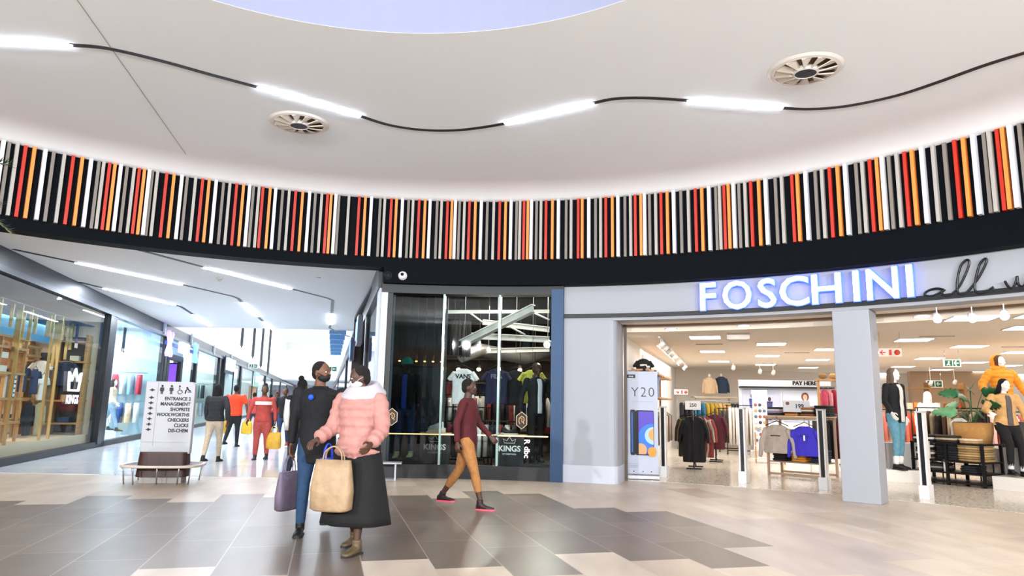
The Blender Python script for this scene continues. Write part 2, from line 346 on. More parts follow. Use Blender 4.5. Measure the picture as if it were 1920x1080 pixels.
def slat(mb, a, c):
    R = 9.85-SD[c]; n = RG(a, 1)-RG(a, 0); t = Vector((n.y, -n.x, 0)); w_ = .024 if c != 'w' else .028
    b0, b1 = RG(a, R), RG(a, 9.849)
    vs = [b+t*sx+Vector((0, 0, z)) for z in (4.155, 5.33) for b, sx in ((b0, -w_), (b0, w_), (b1, w_), (b1, -w_))]
    mb.add(vs, [(3, 2, 1, 0), (4, 5, 6, 7), (0, 1, 5, 4), (1, 2, 6, 5), (2, 3, 7, 6), (3, 0, 4, 7)], SM[c])
near = sorted((x for x in sl if -.80 < x[0] < .99), key=lambda x: -abs(x[0]-.05))[:100]; nm = {'w': 'white slat', 'd': 'dark grey slat', 'g': 'light grey slat', 'r': 'red slat', 'o': 'orange slat'}
rest = MB()
for x in sl:
    if x in near: mb = MB(); slat(mb, *x); o = mb.build('slat', None, scr); o['label'] = nm[x[1]]
    else: slat(rest, *x)
o = rest.build('slat', None, scr); o['kind'] = 'stuff'

# snaking line of light in the ceiling
def sub(pts, k=6):
    out = []; n = len(pts)
    for i in range(n-1):
        p0, p1, p2, p3 = pts[max(i-1, 0)], pts[i], pts[i+1], pts[min(i+2, n-1)]
        for j in range(k):
            t = j/k; out.append(.5*((2*p1)+(-p0+p2)*t+(2*p0-5*p1+4*p2-p3)*t*t+(-p0+3*p1-3*p2+p3)*t**3))
    return out+[pts[-1]]
def strip(mb, pts, wd, th, mt=None):
    k = len(pts); rings = []
    for i, p in enumerate(pts):
        d = (pts[min(i+1, k-1)]-pts[max(i-1, 0)]).normalized(); x = Vector((d.y, -d.x, 0)).normalized()*wd/2; z = Vector((0, 0, th))
        rings.append([p-x, p+x, p+x+z, p-x+z])
    mb.ring_loft(rings, mt, smooth=False); return mb
def light_bar(pts, z, label, group=None, wd=.075):
    c = (pts[0]+pts[-1])/2; t = thing('linear_light', label, 'ceiling light', (c.x, c.y, z), 0, group); P = [p-c for p in pts]; P = [Vector((p.x, p.y, 0)) for p in P]
    strip(MB(), [p+Vector((0, 0, -.012)) for p in P], wd+.02, .0118).build('housing', M_white, t)
    o = strip(MB(), [p+Vector((0, 0, -.022)) for p in P], wd, .012).build('diffuser', M_led, t); return t
Z = 5.5
def zz(l): return [onz(x, y, Z) for x, y in l]
light_bar([onz(-160, 70, Z), onz(133, 84, Z)], Z, 'bright linear ceiling light cut by the left edge of the picture')
light_bar(zz([(483, 163), (675, 217)]), Z, 'bright linear ceiling light beside the left round diffuser')
light_bar(zz([(948, 231), (1112, 193)]), Z, 'bright linear ceiling light rising to the right at mid ceiling')
light_bar(zz([(1290, 188), (1466, 202)]), Z, 'bright linear ceiling light nearest the right round diffuser')
def groove(pts, z, label, wd=.07):
    o = strip(MB(), [Vector((p.x, p.y, z-.009)) for p in sub(pts)], wd, .0085).build('light_track', M_black); return tag(o, label, 'light track')
groove(zz([(133, 84), (200, 90), (300, 113), (390, 138), (483, 163)]), Z, 'curved black ceiling track left of the left diffuser')
groove(zz([(675, 217), (730, 234), (790, 243), (850, 244), (900, 239), (948, 231)]), Z, 'sagging black ceiling track right of the left diffuser')
groove(zz([(1112, 193), (1150, 185), (1200, 183), (1250, 185), (1290, 188)]), Z, 'short arched black ceiling track between two bright lights')
groove(zz([(1466, 202), (1520, 204), (1590, 198), (1680, 179), (1760, 153), (1840, 124), (1920, 99), (2010, 75)]), Z, 'long black ceiling track sweeping to the right edge under the right diffuser')

def vent(px, py, label):
    p = onz(px, py, 5.5); t = thing('ceiling_diffuser', label, 'air vent', p)
    rings = []
    for i in range(48):
        a = 2*pi*i/48; rings.append([Vector((r*cos(a), r*sin(a), z)) for r, z in ((.355, -.03), (.40, -.022), (.44, -.002), (.355, -.002))])
    mb = MB(); mb.ring_loft(rings, closed=True, cap=False, smooth=False); mb.build('outer_ring', mat('#d9d4ce', .5), t)
    mb = MB(); mb.prism([(.36*cos(2*pi*i/40), .36*sin(2*pi*i/40)) for i in range(40)], -.004, -.001); mb.build('throat', mat('#5c4a36', .8), t)
    mb = MB(); mb.prism([(.125*cos(2*pi*i/32), .125*sin(2*pi*i/32)) for i in range(32)], -.055, -.004, M_black)
    rings = []
    for i in range(32):
        a = 2*pi*i/32; rings.append([Vector((r*cos(a), r*sin(a), z)) for r, z in ((.125, -.062), (.15, -.056), (.15, -.004), (.125, -.004))])
    mb.ring_loft(rings, mat('#ddd8d2', .5), closed=True, cap=False, smooth=False); mb.build('hub', None, t)
    for i in range(12):
        a = 2*pi*i/12; b = a+.22
        mb = MB(); mb.add([(.15*cos(a), .15*sin(a), -.052), (.355*cos(a), .355*sin(a), -.03), (.355*cos(b+.12), .355*sin(b+.12), -.005), (.15*cos(b), .15*sin(b), -.008)], [(0, 1, 2, 3)])
        o = mb.build('blade', mat('#cfc5b8', .5), t); s = o.modifiers.new('s', 'SOLIDIFY'); s.thickness = .012
    return t
vent(561, 230, 'round swirl air diffuser in the white ceiling, the left and smaller looking one')
vent(1510, 130, 'round swirl air diffuser in the white ceiling, the right and larger looking one')

# ------------------------------------------------------------------ corridor shell
def qbox(fn, s0, s1, o0, o1, z0, z1, mb=None, mt=None):     # a box in wall coordinates
    mb = mb or MB(); vs = [fn(s, o, z) for z in (z0, z1) for s, o in ((s0, o0), (s1, o0), (s1, o1), (s0, o1))]
    return mb.add(vs, [(3, 2, 1, 0), (4, 5, 6, 7), (0, 1, 5, 4), (1, 2, 6, 5), (2, 3, 7, 6), (3, 0, 4, 7)], mt)
def cbox(name, fn, *a, mt=None): return struct(qbox(fn, *a).build(name, mt))
# flat ceiling before the light well (its near edge tucks behind the curved bulkhead), then the far ceiling
pts = [RG(a, 9.95) for a in [-.80+(.80-.1355)*i/20 for i in range(21)]]+[WR(-.4, -.1, 0), WR(13.6, -.1, 0), WL(13.9, -.3, 0), WL(-4.2, -.3, 0)]
mb = MB(); mb.prism([(p.x, p.y) for p in pts], 4.15, 4.3); struct(mb.build('ceiling', mat('#e0ddda', .7)))
cbox('ceiling', WL, 88, 122, -.3, 7.5, 4.15, 4.3, mt=mat('#dfe2e8', .7))
cbox('wall_left', WL, 13.9, 88, -.3, 0, 4.16, 9.5, mt=mat('#e8e8ea', .7)); cbox('wall_right', WR, 13.6, 88, -.3, 0, 4.16, 9.5, mt=mat('#e8e8ea', .7))
cbox('wall_far', WL, 87.8, 88, 0, 7.1, 4.3, 9.5, mt=mat('#e8e8ea', .7)); cbox('wall_near', WL, 13.6, 13.8, 0, 7.1, 4.3, 9.5, mt=mat('#e8e8ea', .7))
cbox('wall_end', WL, 121, 121.3, -4, 11, 0, 4.3, mt=mat('#cfd6df', .7))
# beams of the light well: four slender fins on the left, a stack of blue ones down the right
for i, px in enumerate((455, 475, 490, 503)):
    t, zq = onwall(px, 620); p = onz(px, 622, 4.25)
    mb = MB(); s = 14.2+i*1.2; o = 1.7+i*.62; qbox(WL, s, s+.25, o, o+.07, 3.55-.32*i, 9, mb)
for i in range(4):
    p = onz((455, 476, 490, 504)[i], 622, 4.15); s = (p-LA).dot(LAD); o = (p-LA).dot(LAN); k = 14.3/max(s, 1); s *= k
    q = ray((453, 474, 489, 502)[i], (648, 668, 686, 700)[i]); tt = (LA+LAD*(15.2+i*1.6)).dot(LAD)/q.dot(LAD); P = Vector((0, 0, CAMZ))+q*tt
    oo = (P-LA).dot(LAN); ss = (P-LA).dot(LAD)
    mb = MB(); qbox(WL, ss-.06, ss+.06, oo-.05, oo+.05, P.z, 9.4, mb); mb.add([WL(ss, oo-.04, P.z-.0), WL(ss, oo+.04, P.z), WL(ss, oo, P.z-.12)], [(0, 1, 2)])
    tag(mb.build('hanging_fin', mat('#5a5858', .6)), ('first', 'second', 'third', 'fourth')[i]+' from the left of the grey fins hanging in the bright light well', 'fin', 'grey fins in the light well')
for i in range(7):
    s = 15+i*2.6; mb = MB(); qbox(WR, s, s+.35, .25, 1.0-.02*i, 4.35-.02*i, 9.2, mb)
    tag(mb.build('hanging_fin', mat('#4d79a8', .4)), ('nearest', 'second nearest', 'third nearest', 'fourth nearest', 'fifth nearest', 'sixth nearest', 'farthest')[i]+' blue fin of the row down the right of the light well', 'fin', 'blue fins in the light well')
# ceiling lights of the corridor
def cz(l): return [onz(x, y, 4.15) for x, y in l]
light_bar(cz([(143, 492), (340, 533)]), 4.15, 'long linear light in the middle of the corridor ceiling', wd=.09)
light_bar(cz([(384, 501), (545, 541)]), 4.15, 'long linear corridor light beside the smoke detector', wd=.09)
light_bar(cz([(195, 540), (327, 571)]), 4.15, 'linear corridor light closest to the left shopfronts', wd=.09)
light_bar(cz([(455, 567), (483, 593)]), 4.15, 'short linear corridor light past the bend of the middle track', wd=.09)
light_bar(cz([(494, 603), (515, 620)]), 4.15, 'shortest corridor light at the end of the middle track', wd=.09)
light_bar(cz([(363, 590), (393, 611)]), 4.15, 'short linear corridor light at the end of the left track', wd=.09)
light_bar(cz([(621, 588), (620, 608)]), 4.15, 'small linear corridor light on the right hand track', wd=.12)
def cgroove(l, label):
    o = strip(MB(), [Vector((p.x, p.y, 4.14)) for p in cz(l)], .09, .0095).build('light_track', M_black); tag(o, label, 'light track')
cgroove([(25, 467), (143, 492)], 'black corridor track before the long middle light')
cgroove([(225, 459), (384, 501)], 'black corridor track coming out under the bulkhead to the right hand light')
cgroove([(545, 541), (615, 559), (624, 563), (622, 588)], 'black corridor track with a corner beside the right hand light')
cgroove([(620, 608), (618, 615), (640, 626), (655, 631)], 'short black corridor track reaching the light well at right')
cgroove([(150, 529), (195, 540)], 'short black corridor track before the left light')
cgroove([(327, 571), (340, 575), (363, 590)], 'bent black corridor track after the left light')
cgroove([(340, 533), (435, 555), (446, 559), (455, 567)], 'bent black corridor track after the long middle light')
cgroove([(483, 593), (494, 603)], 'tiny black corridor track between two short lights')
p = onz(412, 521, 4.15); t = thing('smoke_detector', 'small cream smoke detector on the corridor ceiling', 'smoke detector', p)
MB().cyl((0, 0, -.03), (0, 0, 0), .07).build('base', mat('#d8cfc0'), t); MB().cyl((0, 0, -.07), (0, 0, -.03), .035, r2=.05).build('sensor', mat('#b9ab98'), t)
p = onz(597, 520, 4.15); tag(MB().cyl(p-Vector((0, 0, .012)), p, .06).build('sprinkler_plate', mat('#cfccc8')), 'faint flat round plate on the corridor ceiling near its right corner', 'ceiling plate')

# ------------------------------------------------------------------ left row of shopfronts
cbox('trim_2', WL, -6, 121, -.25, 0.02, 3.78, 4.15, mt=mat('#181c22', .35)); cbox('trim_3', WL, -6, 121, -.14, .06, 3.68, 3.80, mt=mat('#3a4048', .3, .4))
for s0, s1 in ((-6, 13.05), (16.3, 26.8), (29, 121)): cbox('baseboard_left', WL, s0, s1, -.12, .03, 0, .16, mt=mat('#181c21', .4))
wi = 1
def pane(fn, s0, s1, z0, z1, g=G, off=-.05):
    global wi
    t = thing('window_%d' % wi, None, None, fn((s0+s1)/2, off, z0)); t['kind'] = 'structure'; wi += 1
    inv = t.matrix_basis.copy(); c = fn((s0+s1)/2, off, z0)
    qbox(lambda s, o, z: fn(s, o, z)-c, s0, s1, off-.008, off+.008, z0, z1).build('glass', g, t)
    for a, b in ((s0, s0+.05), (s1-.05, s1)): qbox(lambda s, o, z: fn(s, o, z)-c, a, b, off-.04, off+.04, z0, z1).build('window_frame', M_frame, t)
    return t
for s0, s1 in ((-6, 5.74), (6.43, 13.0), (16.35, 19.5), (19.8, 26.7), (33.4, 36.9), (37.6, 45.8), (50, 57), (58, 66), (67, 80), (81, 96), (97, 120)): pane(WL, s0, s1, .16, 3.7)
for s0, s1 in ((5.74, 6.43), (13.0, 13.35), (19.5, 19.8), (26.7, 27.1), (36.9, 37.6), (57, 58), (66, 67), (80, 81), (96, 97)): cbox('trim_4', WL, s0, s1, -.2, .03, 0, 3.78, mt=M_frame)
cbox('trim_4', WL, 5.74, 6.1, .03, .05, .1, 3.7, mt=mat('#0f1216', .3))
# shop dividing walls, backs, inner ceilings
for s, c in ((-6, '#d9cdbd'), (6.0, '#d9c7ad'), (27.5, '#dfe9e6'), (47, '#d8dfe0'), (66.5, '#dcdfe6'), (96, '#dcdfe6')): cbox('wall_left', WL, s-.1, s+.1, -6.2, -.2, 0, 4.1, mt=mat(c))
cbox('wall_back', WL, -6, 6, -5.2, -5, 0, 4.1, mt=mat('#cbb79f', .7, noise=.1, scale=1)); cbox('wall_back', WL, 6, 27.5, -6.2, -6, 0, 4.1, mt=mat('#c4d6dd'))
cbox('wall_back', WL, 27.5, 121, -6.2, -6, 0, 4.1, mt=mat('#c9d6d8'))
cbox('ceiling', WL, -6, 121, -6.2, -.2, 4.0, 4.1, mt=mat('#d4d9dc')); cbox('floor', WL, -6, 6, -6.2, 0, -.1, .002, mt=mat('#c9b294', .3)); cbox('floor', WL, 6, 121, -6.2, 0, -.1, .002, mt=mat('#d6dadd', .2))
cbox('ceiling', WL, -6, 5.6, -5, -.3, 3.3, 3.32, mt=mat('#40454d'))
# black doorway with a purple screen beside it
mb = MB(); qbox(WL, 13.35, 13.75, -.1, .04, 0, 3.0, mb); qbox(WL, 15.95, 16.35, -.1, .04, 0, 3.0, mb); qbox(WL, 13.35, 16.35, -.1, .04, 2.88, 3.1, mb); struct(mb.build('door_1', M_black))
cbox('wall_left', WL, 13.35, 16.35, -.12, .0, 3.1, 3.7, mt=mat('#8fb4c4', .4))
cbox('wall_left', WL, 13.4, 13.6, -5, -.3, 0, 3.9, mt=mat('#a9c6d2'))
t = thing('video_screen', 'purple lit video screen inside the black shop doorway', 'screen', WL(16.2, -.9, 2.0), LRZ)
MB().box((0, -.06, 0), (1.6, .08, 1.7)).build('bezel', M_black, t); MB().box((0, -.105, 0), (1.5, .01, 1.6)).build('display', mat('#6a3fc0', .4, emit=1.4), t)
# star letters sign over the doorway: two X marks with a white lit panel between
t = thing('shop_sign', 'blue white illuminated sign with a big X at each end above the black doorway', 'sign', WL(14.6, .35, 3.35), LRZ+pi/2)
def xmark(x0, sc, par, mt):
    mb = MB(); mb.bar((x0-.32*sc, 0, -.38*sc), (x0+.32*sc, 0, .38*sc), .16, .12, mt, up=(0, 1, 0)); mb.bar((x0-.30*sc, 0, .40*sc), (x0+.34*sc, 0, -.38*sc), .16, .12, mt, up=(0, 1, 0)); return mb.build('letter', None, par)
xmark(-2.7, 1.1, t, emis('#a58cff', 1.3)); xmark(2.5, 1.0, t, emis('#7fb7ff', 1.2)); MB().box((0, 0, .02), (1.7, .12, .42)).build('light_panel', emis('#eef2ff', 1.6), t)
MB().box((.0, .12, .05), (5.6, .06, .12)).build('bracket', mat('#244c9c', .4), t)
t = thing('shop_sign', 'white lit block letters EXACT projecting from the left fascia', 'sign', WL(29.6, .25, 3.4), LRZ+pi/2)
text('letters', 'EXACT', .95, emis('#f4f6ff', 1.5), t, depth=.06, bold=.03, sx=1.15)
MB().box((0, .1, 0), (3.6, .05, 1.0)).build('backing', mat('#3c4c5e', .5), t)
t = thing('shop_sign', 'pale green panel with white words over a far shopfront on the left', 'sign', WL(47.9, .1, 3.1), LRZ+pi/2)
MB().box((0, .04, 0), (3.8, .08, 1.2)).build('panel', mat('#9cc9bd', .5), t); text('letters', 'PEARLS', .8, emis('#ffffff', 2), t, loc=(0, -.02, 0), depth=.01, bold=.02) if False else MB().box((0, -.02, 0), (2.2, .02, .5)).build('lettering', emis('#f4f8ff', 2), t)
cbox('wall_left', WL, 45.8, 50, -.3, -.1, 0, 2.5, mt=mat('#b98a62', .6)); cbox('wall_left', WL, 27.1, 29.0, -2.5, -2.3, 0, 3.7, mt=mat('#20262c')); cbox('door_2', WL, 27.1, 27.3, -.3, .02, 0, 3.7, mt=M_black); cbox('door_3', WL, 29.0, 29.3, -.3, .02, 0, 3.7, mt=M_black)
cbox('wall_left', WL, 29.3, 33.2, -.2, -.06, 0, 3.7, mt=mat('#b9d2cc', .35))
for s in (12.2, 17.5, 24, 31, 41): cbox('trim_5', WL, s, s+.12, .02, .10, 3.72, 4.22, mt=mat('#cdd3da', .4))
# green exit boards
def exit_sign(loc, rz, label, w_=.55, body='#1d6b50'):
    t = thing('exit_sign', label, 'exit sign', loc, rz)
    MB().box((0, 0, 0), (w_, .05, w_*.48)).build('board', mat('#e9efe9', .4, emit=.4), t); MB().box((-w_*.22, -.028, 0), (w_*.42, .006, w_*.38)).build('green_field', mat(body), t); MB().box((w_*.24, -.028, 0), (w_*.38, .006, w_*.38)).build('green_field', mat(body), t)
    mb = MB(); mb.ball((-w_*.2, -.034, w_*.09), .028*w_/.5, n=8, k=5); mb.bar((-w_*.2, -.034, w_*.06), (-w_*.24, -.034, -w_*.05), .035, .008, up=(0, 1, 0)); mb.bar((-w_*.24, -.034, -w_*.05), (-w_*.14, -.034, -w_*.14), .025, .008, up=(0, 1, 0)); mb.bar((-w_*.24, -.034, -w_*.05), (-w_*.33, -.034, -w_*.14), .025, .008, up=(0, 1, 0)); mb.build('running_figure', mat('#f2f5f2'), t)
    mb = MB(); mb.bar((w_*.12, -.034, 0), (w_*.36, -.034, 0), .03, .008, up=(0, 1, 0)); mb.bar((w_*.12, -.034, 0), (w_*.22, -.034, .06), .03, .008, up=(0, 1, 0)); mb.bar((w_*.12, -.034, 0), (w_*.22, -.034, -.06), .03, .008, up=(0, 1, 0)); mb.build('arrow', mat('#f2f5f2'), t)
    mb = MB(); mb.cyl((-w_*.4, 0, w_*.24), (-w_*.4, 0, w_*.24+.25), .006, 6); mb.cyl((w_*.4, 0, w_*.24), (w_*.4, 0, w_*.24+.25), .006, 6); mb.build('hanger', M_steel, t); return t
exit_sign(WL(36, .9, 3.7), LRZ, 'small green exit board hanging past the EXACT letters', .62)
exit_sign(WR(33, .75, 3.45), LRZ, 'small green exit board hanging far down the corridor at right', .72)
# ------------------------------------------------------------------ right side of the corridor
cbox('trim_6', WR, -.3, 121, -.25, .03, 3.62, 4.15, mt=mat('#2b3036', .4)); cbox('wall_right', WR, -.35, .35, -.32, .0, 0, 3.62, mt=mat('#cfd6e2', .4))
for s0, s1 in ((.4, 4.4), (4.7, 9), (9.3, 15), (15.4, 26), (26.5, 60), (61, 120)): pane(WR, s0, s1, .2, 3.62, GD)
for s0, s1 in ((4.4, 4.7), (9, 9.3), (15, 15.4), (26, 26.5), (60, 61)): cbox('trim_7', WR, s0, s1, -.2, .02, 0, 3.62, mt=mat('#3c4652', .3))
cbox('baseboard_right', WR, .35, 121, -.12, .02, 0, .2, mt=M_black); cbox('wall_right', WR, 7, 121, -5.2, -5, 0, 4.1, mt=mat('#7f93a8')); cbox('ceiling', WR, 7, 121, -5.2, -.2, 3.9, 4.0, mt=M_dark)
for s, z, c, lb in ((3.2, 3.1, '#5f8fd8', 'nearest blue lit sign box projecting from the right corridor wall'), (8.4, 3.0, '#4a6cd0', 'second blue lit sign box projecting from the right corridor wall')):
    t = thing('shop_sign', lb, 'sign', WR(s, .22, z), LRZ+pi/2); MB().box((0, 0, 0), (.9, .12, .7)).build('box', mat('#16233f', .4), t)
    for x in (-.28, 0, .28): MB().box((x, .07, 0), (.17, .02, .45)).build('letter', emis(c, 3), t)

# ------------------------------------------------------------------ streetwear shop straight ahead
def arc_pane(a0, a1, R, z0, z1, g):
    global wi
    o = MB().arc(a0, a1, R-.006, R+.006, z0, z1, 6).build('window_%d' % wi, g); wi += 1; return struct(o)
KA, K1, K2, K3, K4 = -.132, -.0165, .0922, .193, .2163
arc_pane(KA+.004, K1, 10.1, .25, 3.52, GD); arc_pane(K1, K2, 10.1, .25, 3.52, G); arc_pane(K2, K3, 10.1, .25, 3.52, G)
mb = MB(); mb.arc(KA-.006, K3, 10.02, 10.2, 0, .25, 12); struct(mb.build('baseboard_front', M_black)); mb = MB(); mb.arc(KA-.006, K4, 10.0, 10.3, 3.50, 3.70, 12); struct(mb.build('trim_8', M_black))
mb = MB(); mb.arc(KA-.006, KA+.006, 10.0, 10.2, 0, 3.6, 2); struct(mb.build('trim_9', mat('#d3dae4', .35)))
mb = MB(); mb.arc(KA+.006, KA+.016, 10.03, 10.2, 0, 3.6, 2); struct(mb.build('trim_9', M_black))
for a in (K1, K2):
    mb = MB(); mb.arc(a-.002, a+.002, 10.02, 10.22, .25, 3.52, 1); struct(mb.build('trim_10', mat('#a9c4bd', .15, .3)))
mb = MB(); mb.arc(K3, K4, 9.98, 10.35, 0, 3.6, 4); struct(mb.build('wall_front', M_navy))
KD = mat('#191512', .6); kb = lambda x0, x1, y0, y1, z0, z1: MB().box(((x0+x1)/2, (y0+y1)/2, (z0+z1)/2), (x1-x0, y1-y0, z1-z0))
struct(kb(-5, 3.5, 22, 22.2, 0, 4).build('wall_back', mat('#2c211b', .7))); 
mb = MB(); mb.bar(RG(K4-.008, 10.3, 2), RG(K4-.008, 10.3, 2)+FD*9, .12, 4.0, up=(0, 0, 1)); struct(mb.build('wall_side', mat('#241d19', .7)))
mb = MB(); mb.prism([(-2.6, 13.65), (1.0, 13.5), (3.5, 22), (-5, 22)], 3.95, 4.05); struct(mb.build('ceiling', mat('#0e0d0d', .8)))
# dark panel behind the first pane
mb = MB(); mb.arc(KA+.01, K1-.003, 11.5, 11.56, 0, 3.9, 4); struct(mb.build('wall_inner', mat('#171a1c', .35)))
mb = MB(); mb.arc(KA+.01, K1-.003, 11.42, 11.5, 2.15, 2.55, 4); struct(mb.build('wall_inner', mat('#4a3020', .6, noise=.5, scale=8)))  # brown strip reflected in the pane, put in as a solid band
# white steel beams, ducts and track lamps
def beam(p, q, w_, h_, label, c='#d8d6d2'):
    mb = MB(); p, q = Vector(p), Vector(q); mb.bar(p+Vector((0, 0, h_/2)), q+Vector((0, 0, h_/2)), w_, .02); mb.bar(p-Vector((0, 0, h_/2)), q-Vector((0, 0, h_/2)), w_, .02); mb.bar(p, q, .02, h_)
    return tag(mb.build('ceiling_beam', mat(c, .5)), label, 'beam')
beam(ony(864, 645, 15.3), ony(1000, 578, 14.2), .16, .14, 'broad white steel beam running diagonally inside the streetwear shop')
beam(ony(834, 627, 16.0), ony(1030, 637, 16.0), .12, .12, 'lower white steel beam crossing the streetwear shop behind the diagonal one')
beam(ony(840, 585, 14.8), ony(1030, 584, 14.8), .05, .05, 'thin white rail highest inside the streetwear shop')
beam(ony(905, 604, 15.6), ony(1030, 618, 15.6), .10, .10, 'white steel beam under the thin rail in the streetwear shop')
beam(ony(840, 660, 17.4), ony(1030, 655, 17.4), .10, .10, 'far white steel beam low over the streetwear racks')
mb = MB(); mb.tube([ony(865, 668, 17), ony(900, 656, 17.4), ony(985, 672, 18.4), ony(1030, 660, 18.6)], .16, 14); tag(mb.build('air_duct', mat('#c9c2ba', .35, .6)), 'round pale air duct in the streetwear shop', 'duct')
mb = MB()
for a, b in (((880, 586), (905, 604)), ((1000, 586), (1030, 600)), ((955, 612), (985, 628))): mb.cyl(ony(*a, 15.4), ony(*b, 15.4), .02, 8)
tag(mb.build('pipe_braces', mat('#cfcac4', .5)), 'thin white diagonal braces between the beams of the streetwear shop', 'brace')
def track_spot(p, target, label, power=25, group=None, h='#ffdfae', st=26, col='#e9e4dc', rod=.3, r=.05, light=True):
    rod = (3.97 if p.x < 3.2 and 12 < p.y < 22 and p.x > -5 else 2.87 if p.x > 2 else 3.32)-p.z
    t = thing('spot_lamp', label, 'spot lamp', p, 0, group); d = (Vector(target)-Vector(p)).normalized()
    MB().cyl((0, 0, rod), (0, 0, .02), .008, 6).build('stem', mat(col), t); MB().cyl(-d*.09, d*.05, r*.8, 14, r2=r).build('lamp_head', mat(col, .4), t); MB().cyl(d*.052, d*.058, r*.86, 14).build('lens', emis(h, st), t)
    if light: spot('spot_lamp_beam', Vector(p)+d*.07, target, power)
    return t
P = ony(1027, 645, 14.4); track_spot(P, (-.3, 12.0, 1.5), 'dazzling spot lamp at the right end of the streetwear shop window', 80, None, '#fff6e6', 160, r=.075)
P = ony(916, 655, 16.4); track_spot(P, (-.2, 13.0, 1.2), 'small bright spot lamp over the middle of the streetwear shop', 60, None, '#fff1dc', 70)
for i, (x, y) in enumerate([(722, 689), (735, 689), (749, 688), (763, 688), (784, 688), (800, 687), (813, 687)]):
    a = KA+.012+i*.0155; p = RG(a, 11.25, 2.30); track_spot(p, RG(a, 10.75, 1.2), ('leftmost', 'second', 'third', 'fourth', 'fifth', 'sixth', 'rightmost')[i]+' small warm lamp of the reflected row, put in behind the dark left pane', 45, 'warm spot lamps over the beanie mannequin', '#ffb45c', 12, '#6a4a2c', .2, .03, i % 3 == 1)  # lights of the reflected brown strip, put in as lamps
for i, (x, y) in enumerate([(860, 690), (898, 690), (935, 692), (975, 691), (1003, 690)]):
    p = ony(x, y, 17.5); track_spot(p, Vector((p.x, p.y-1.5, .8)), ('leftmost', 'second', 'middle', 'fourth', 'rightmost')[i]+' warm spot lamp in the far row above the streetwear clothes', 12, 'warm spot lamps over the streetwear racks', '#ffd9a0', 30, '#5a4a3c', .35, .06)
# cameras on the band
def ringthing(name, label, cat, a, R, z): return thing(name, label, cat, RG(a, R, z), -a)
t = ringthing('dome_camera', 'white dome security camera on the dark band above the streetwear shop', 'camera', -.0985, 9.85, 3.81)
MB().ball((0, -.03, 0), (.075, .075, .075)).build('housing', mat('#f2f2f2', .25), t); MB().ball((-.004, -.085, .012), (.035, .035, .035)).build('lens', mat('#0a0a0c', .08), t); MB().cyl((0, -.02, 0), (0, 0, 0), .085, 24).build('mount', mat('#e4e4e4'), t)
t = ringthing('wall_speaker', 'black round plate on the dark band left of the white camera', 'speaker', -.127, 9.85, 3.81)
MB().cyl((0, -.012, 0), (0, 0, 0), .08, 24).build('rim', mat('#232a33', .4), t); MB().cyl((0, -.018, 0), (0, -.012, 0), .065, 24).build('grille', mat('#0c0f13', .7), t)

# ------------------------------------------------------------------ clothes shop at right
WF = mat('#9d9fa6', .5); CRM = mat('#e8dccb', .7)
mb = MB(); mb.arc(K4, 1.45, 10.1, 10.5, 3.0, 3.67, 60); struct(mb.build('wall_front', WF))
mb = MB(); mb.arc(K4, 1.45, 10.04, 10.1, 3.055, 3.125, 60); struct(mb.build('trim_11', M_black))
mb = MB(); mb.arc(K4, 1.45, 10.5, 11.2, 3.0, 3.3, 60); struct(mb.build('ceiling', CRM)); mb = MB(); mb.arc(.315, 1.45, 10.88, 10.94, 2.965, 3.0, 60); struct(mb.build('trim_12', mat('#8c7462', .5)))
# rounded white wall end
poly = [RG(K4+(.30-K4)*i/8, 10.1) for i in range(9)]; e = RG(.322, 10.1); nrm = RG(.322, 1)-RG(.322, 0); tn = Vector((nrm.y, -nrm.x, 0))
c = RG(.3, 10.22)
poly = [RG(K4+(.300-K4)*i/8, 10.1) for i in range(9)]+[RG(.3045, 10.106), RG(.309, 10.125), RG(.3125, 10.16), RG(.3145, 10.21), RG(.3145, 10.9), RG(K4+.004, 10.9)]
mb = MB(); mb.prism([(p.x, p.y) for p in poly], 0, 3.0); struct(mb.build('wall_front', WF))
def grow(p, d):
    v = (p-RG(.27, 10.5)); return p+v.normalized()*d
mb = MB(); pl = [RG(K4, 10.075)]+[RG(K4+(.300-K4)*i/8, 10.075) for i in range(1, 9)]+[RG(.305, 10.08), RG(.311, 10.10), RG(.3155, 10.14), RG(.317, 10.21), RG(.317, 10.85), RG(K4+.004, 10.85)]
mb.prism([(p.x, p.y) for p in pl], 0, .315); struct(mb.build('baseboard_front', mat('#b9bcc6', .4)))
mb = MB(); mb.arc(.3165, .3215, 10.86, 10.92, 0, 3.0, 1); struct(mb.build('trim_13', mat('#5c4c42', .4)))
# square white pillar
A_, B_ = RG(.684, 10.1), RG(.7388, 10.1); n = RG(.711, 1)-RG(.711, 0); mb = MB(); mb.prism([(p.x, p.y) for p in (A_, B_, B_+n*.45, A_+n*.45)], 0, 3.0); struct(mb.build('wall_pillar', WF, bevel=.01))
# shell
p0 = Vector((2.1, 13.75, 0)); back = Vector((6.2, 26.3, 0))
mb = MB(); mb.bar(p0+Vector((-.06, 0, 1.5)), back+Vector((-.06, 0, 1.5)), .12, 3.1); struct(mb.build('wall_left', mat('#e9e6e2', .6)))
mb = MB(); mb.bar(back+Vector((0, 0, 1.5)), Vector((12.4, 27.6, 1.5)), .12, 3.1); mb.bar(Vector((12.4, 27.6, 1.5)), Vector((27, 24, 1.5)), .12, 3.1); struct(mb.build('wall_back', mat('#e6ddd2', .6)))
mb = MB(); mb.bar(Vector((14.6, 25.6, 1.5)), Vector((17.5, 24.6, 1.5)), .5, 3.1); struct(mb.build('wall_back', mat('#b89a7c', .6)))
mb = MB(); mb.bar(Vector((27, 24, 1.5)), Vector((18, 4, 1.5)), .12, 3.1); struct(mb.build('wall_right', mat('#e6ddd2', .6)))
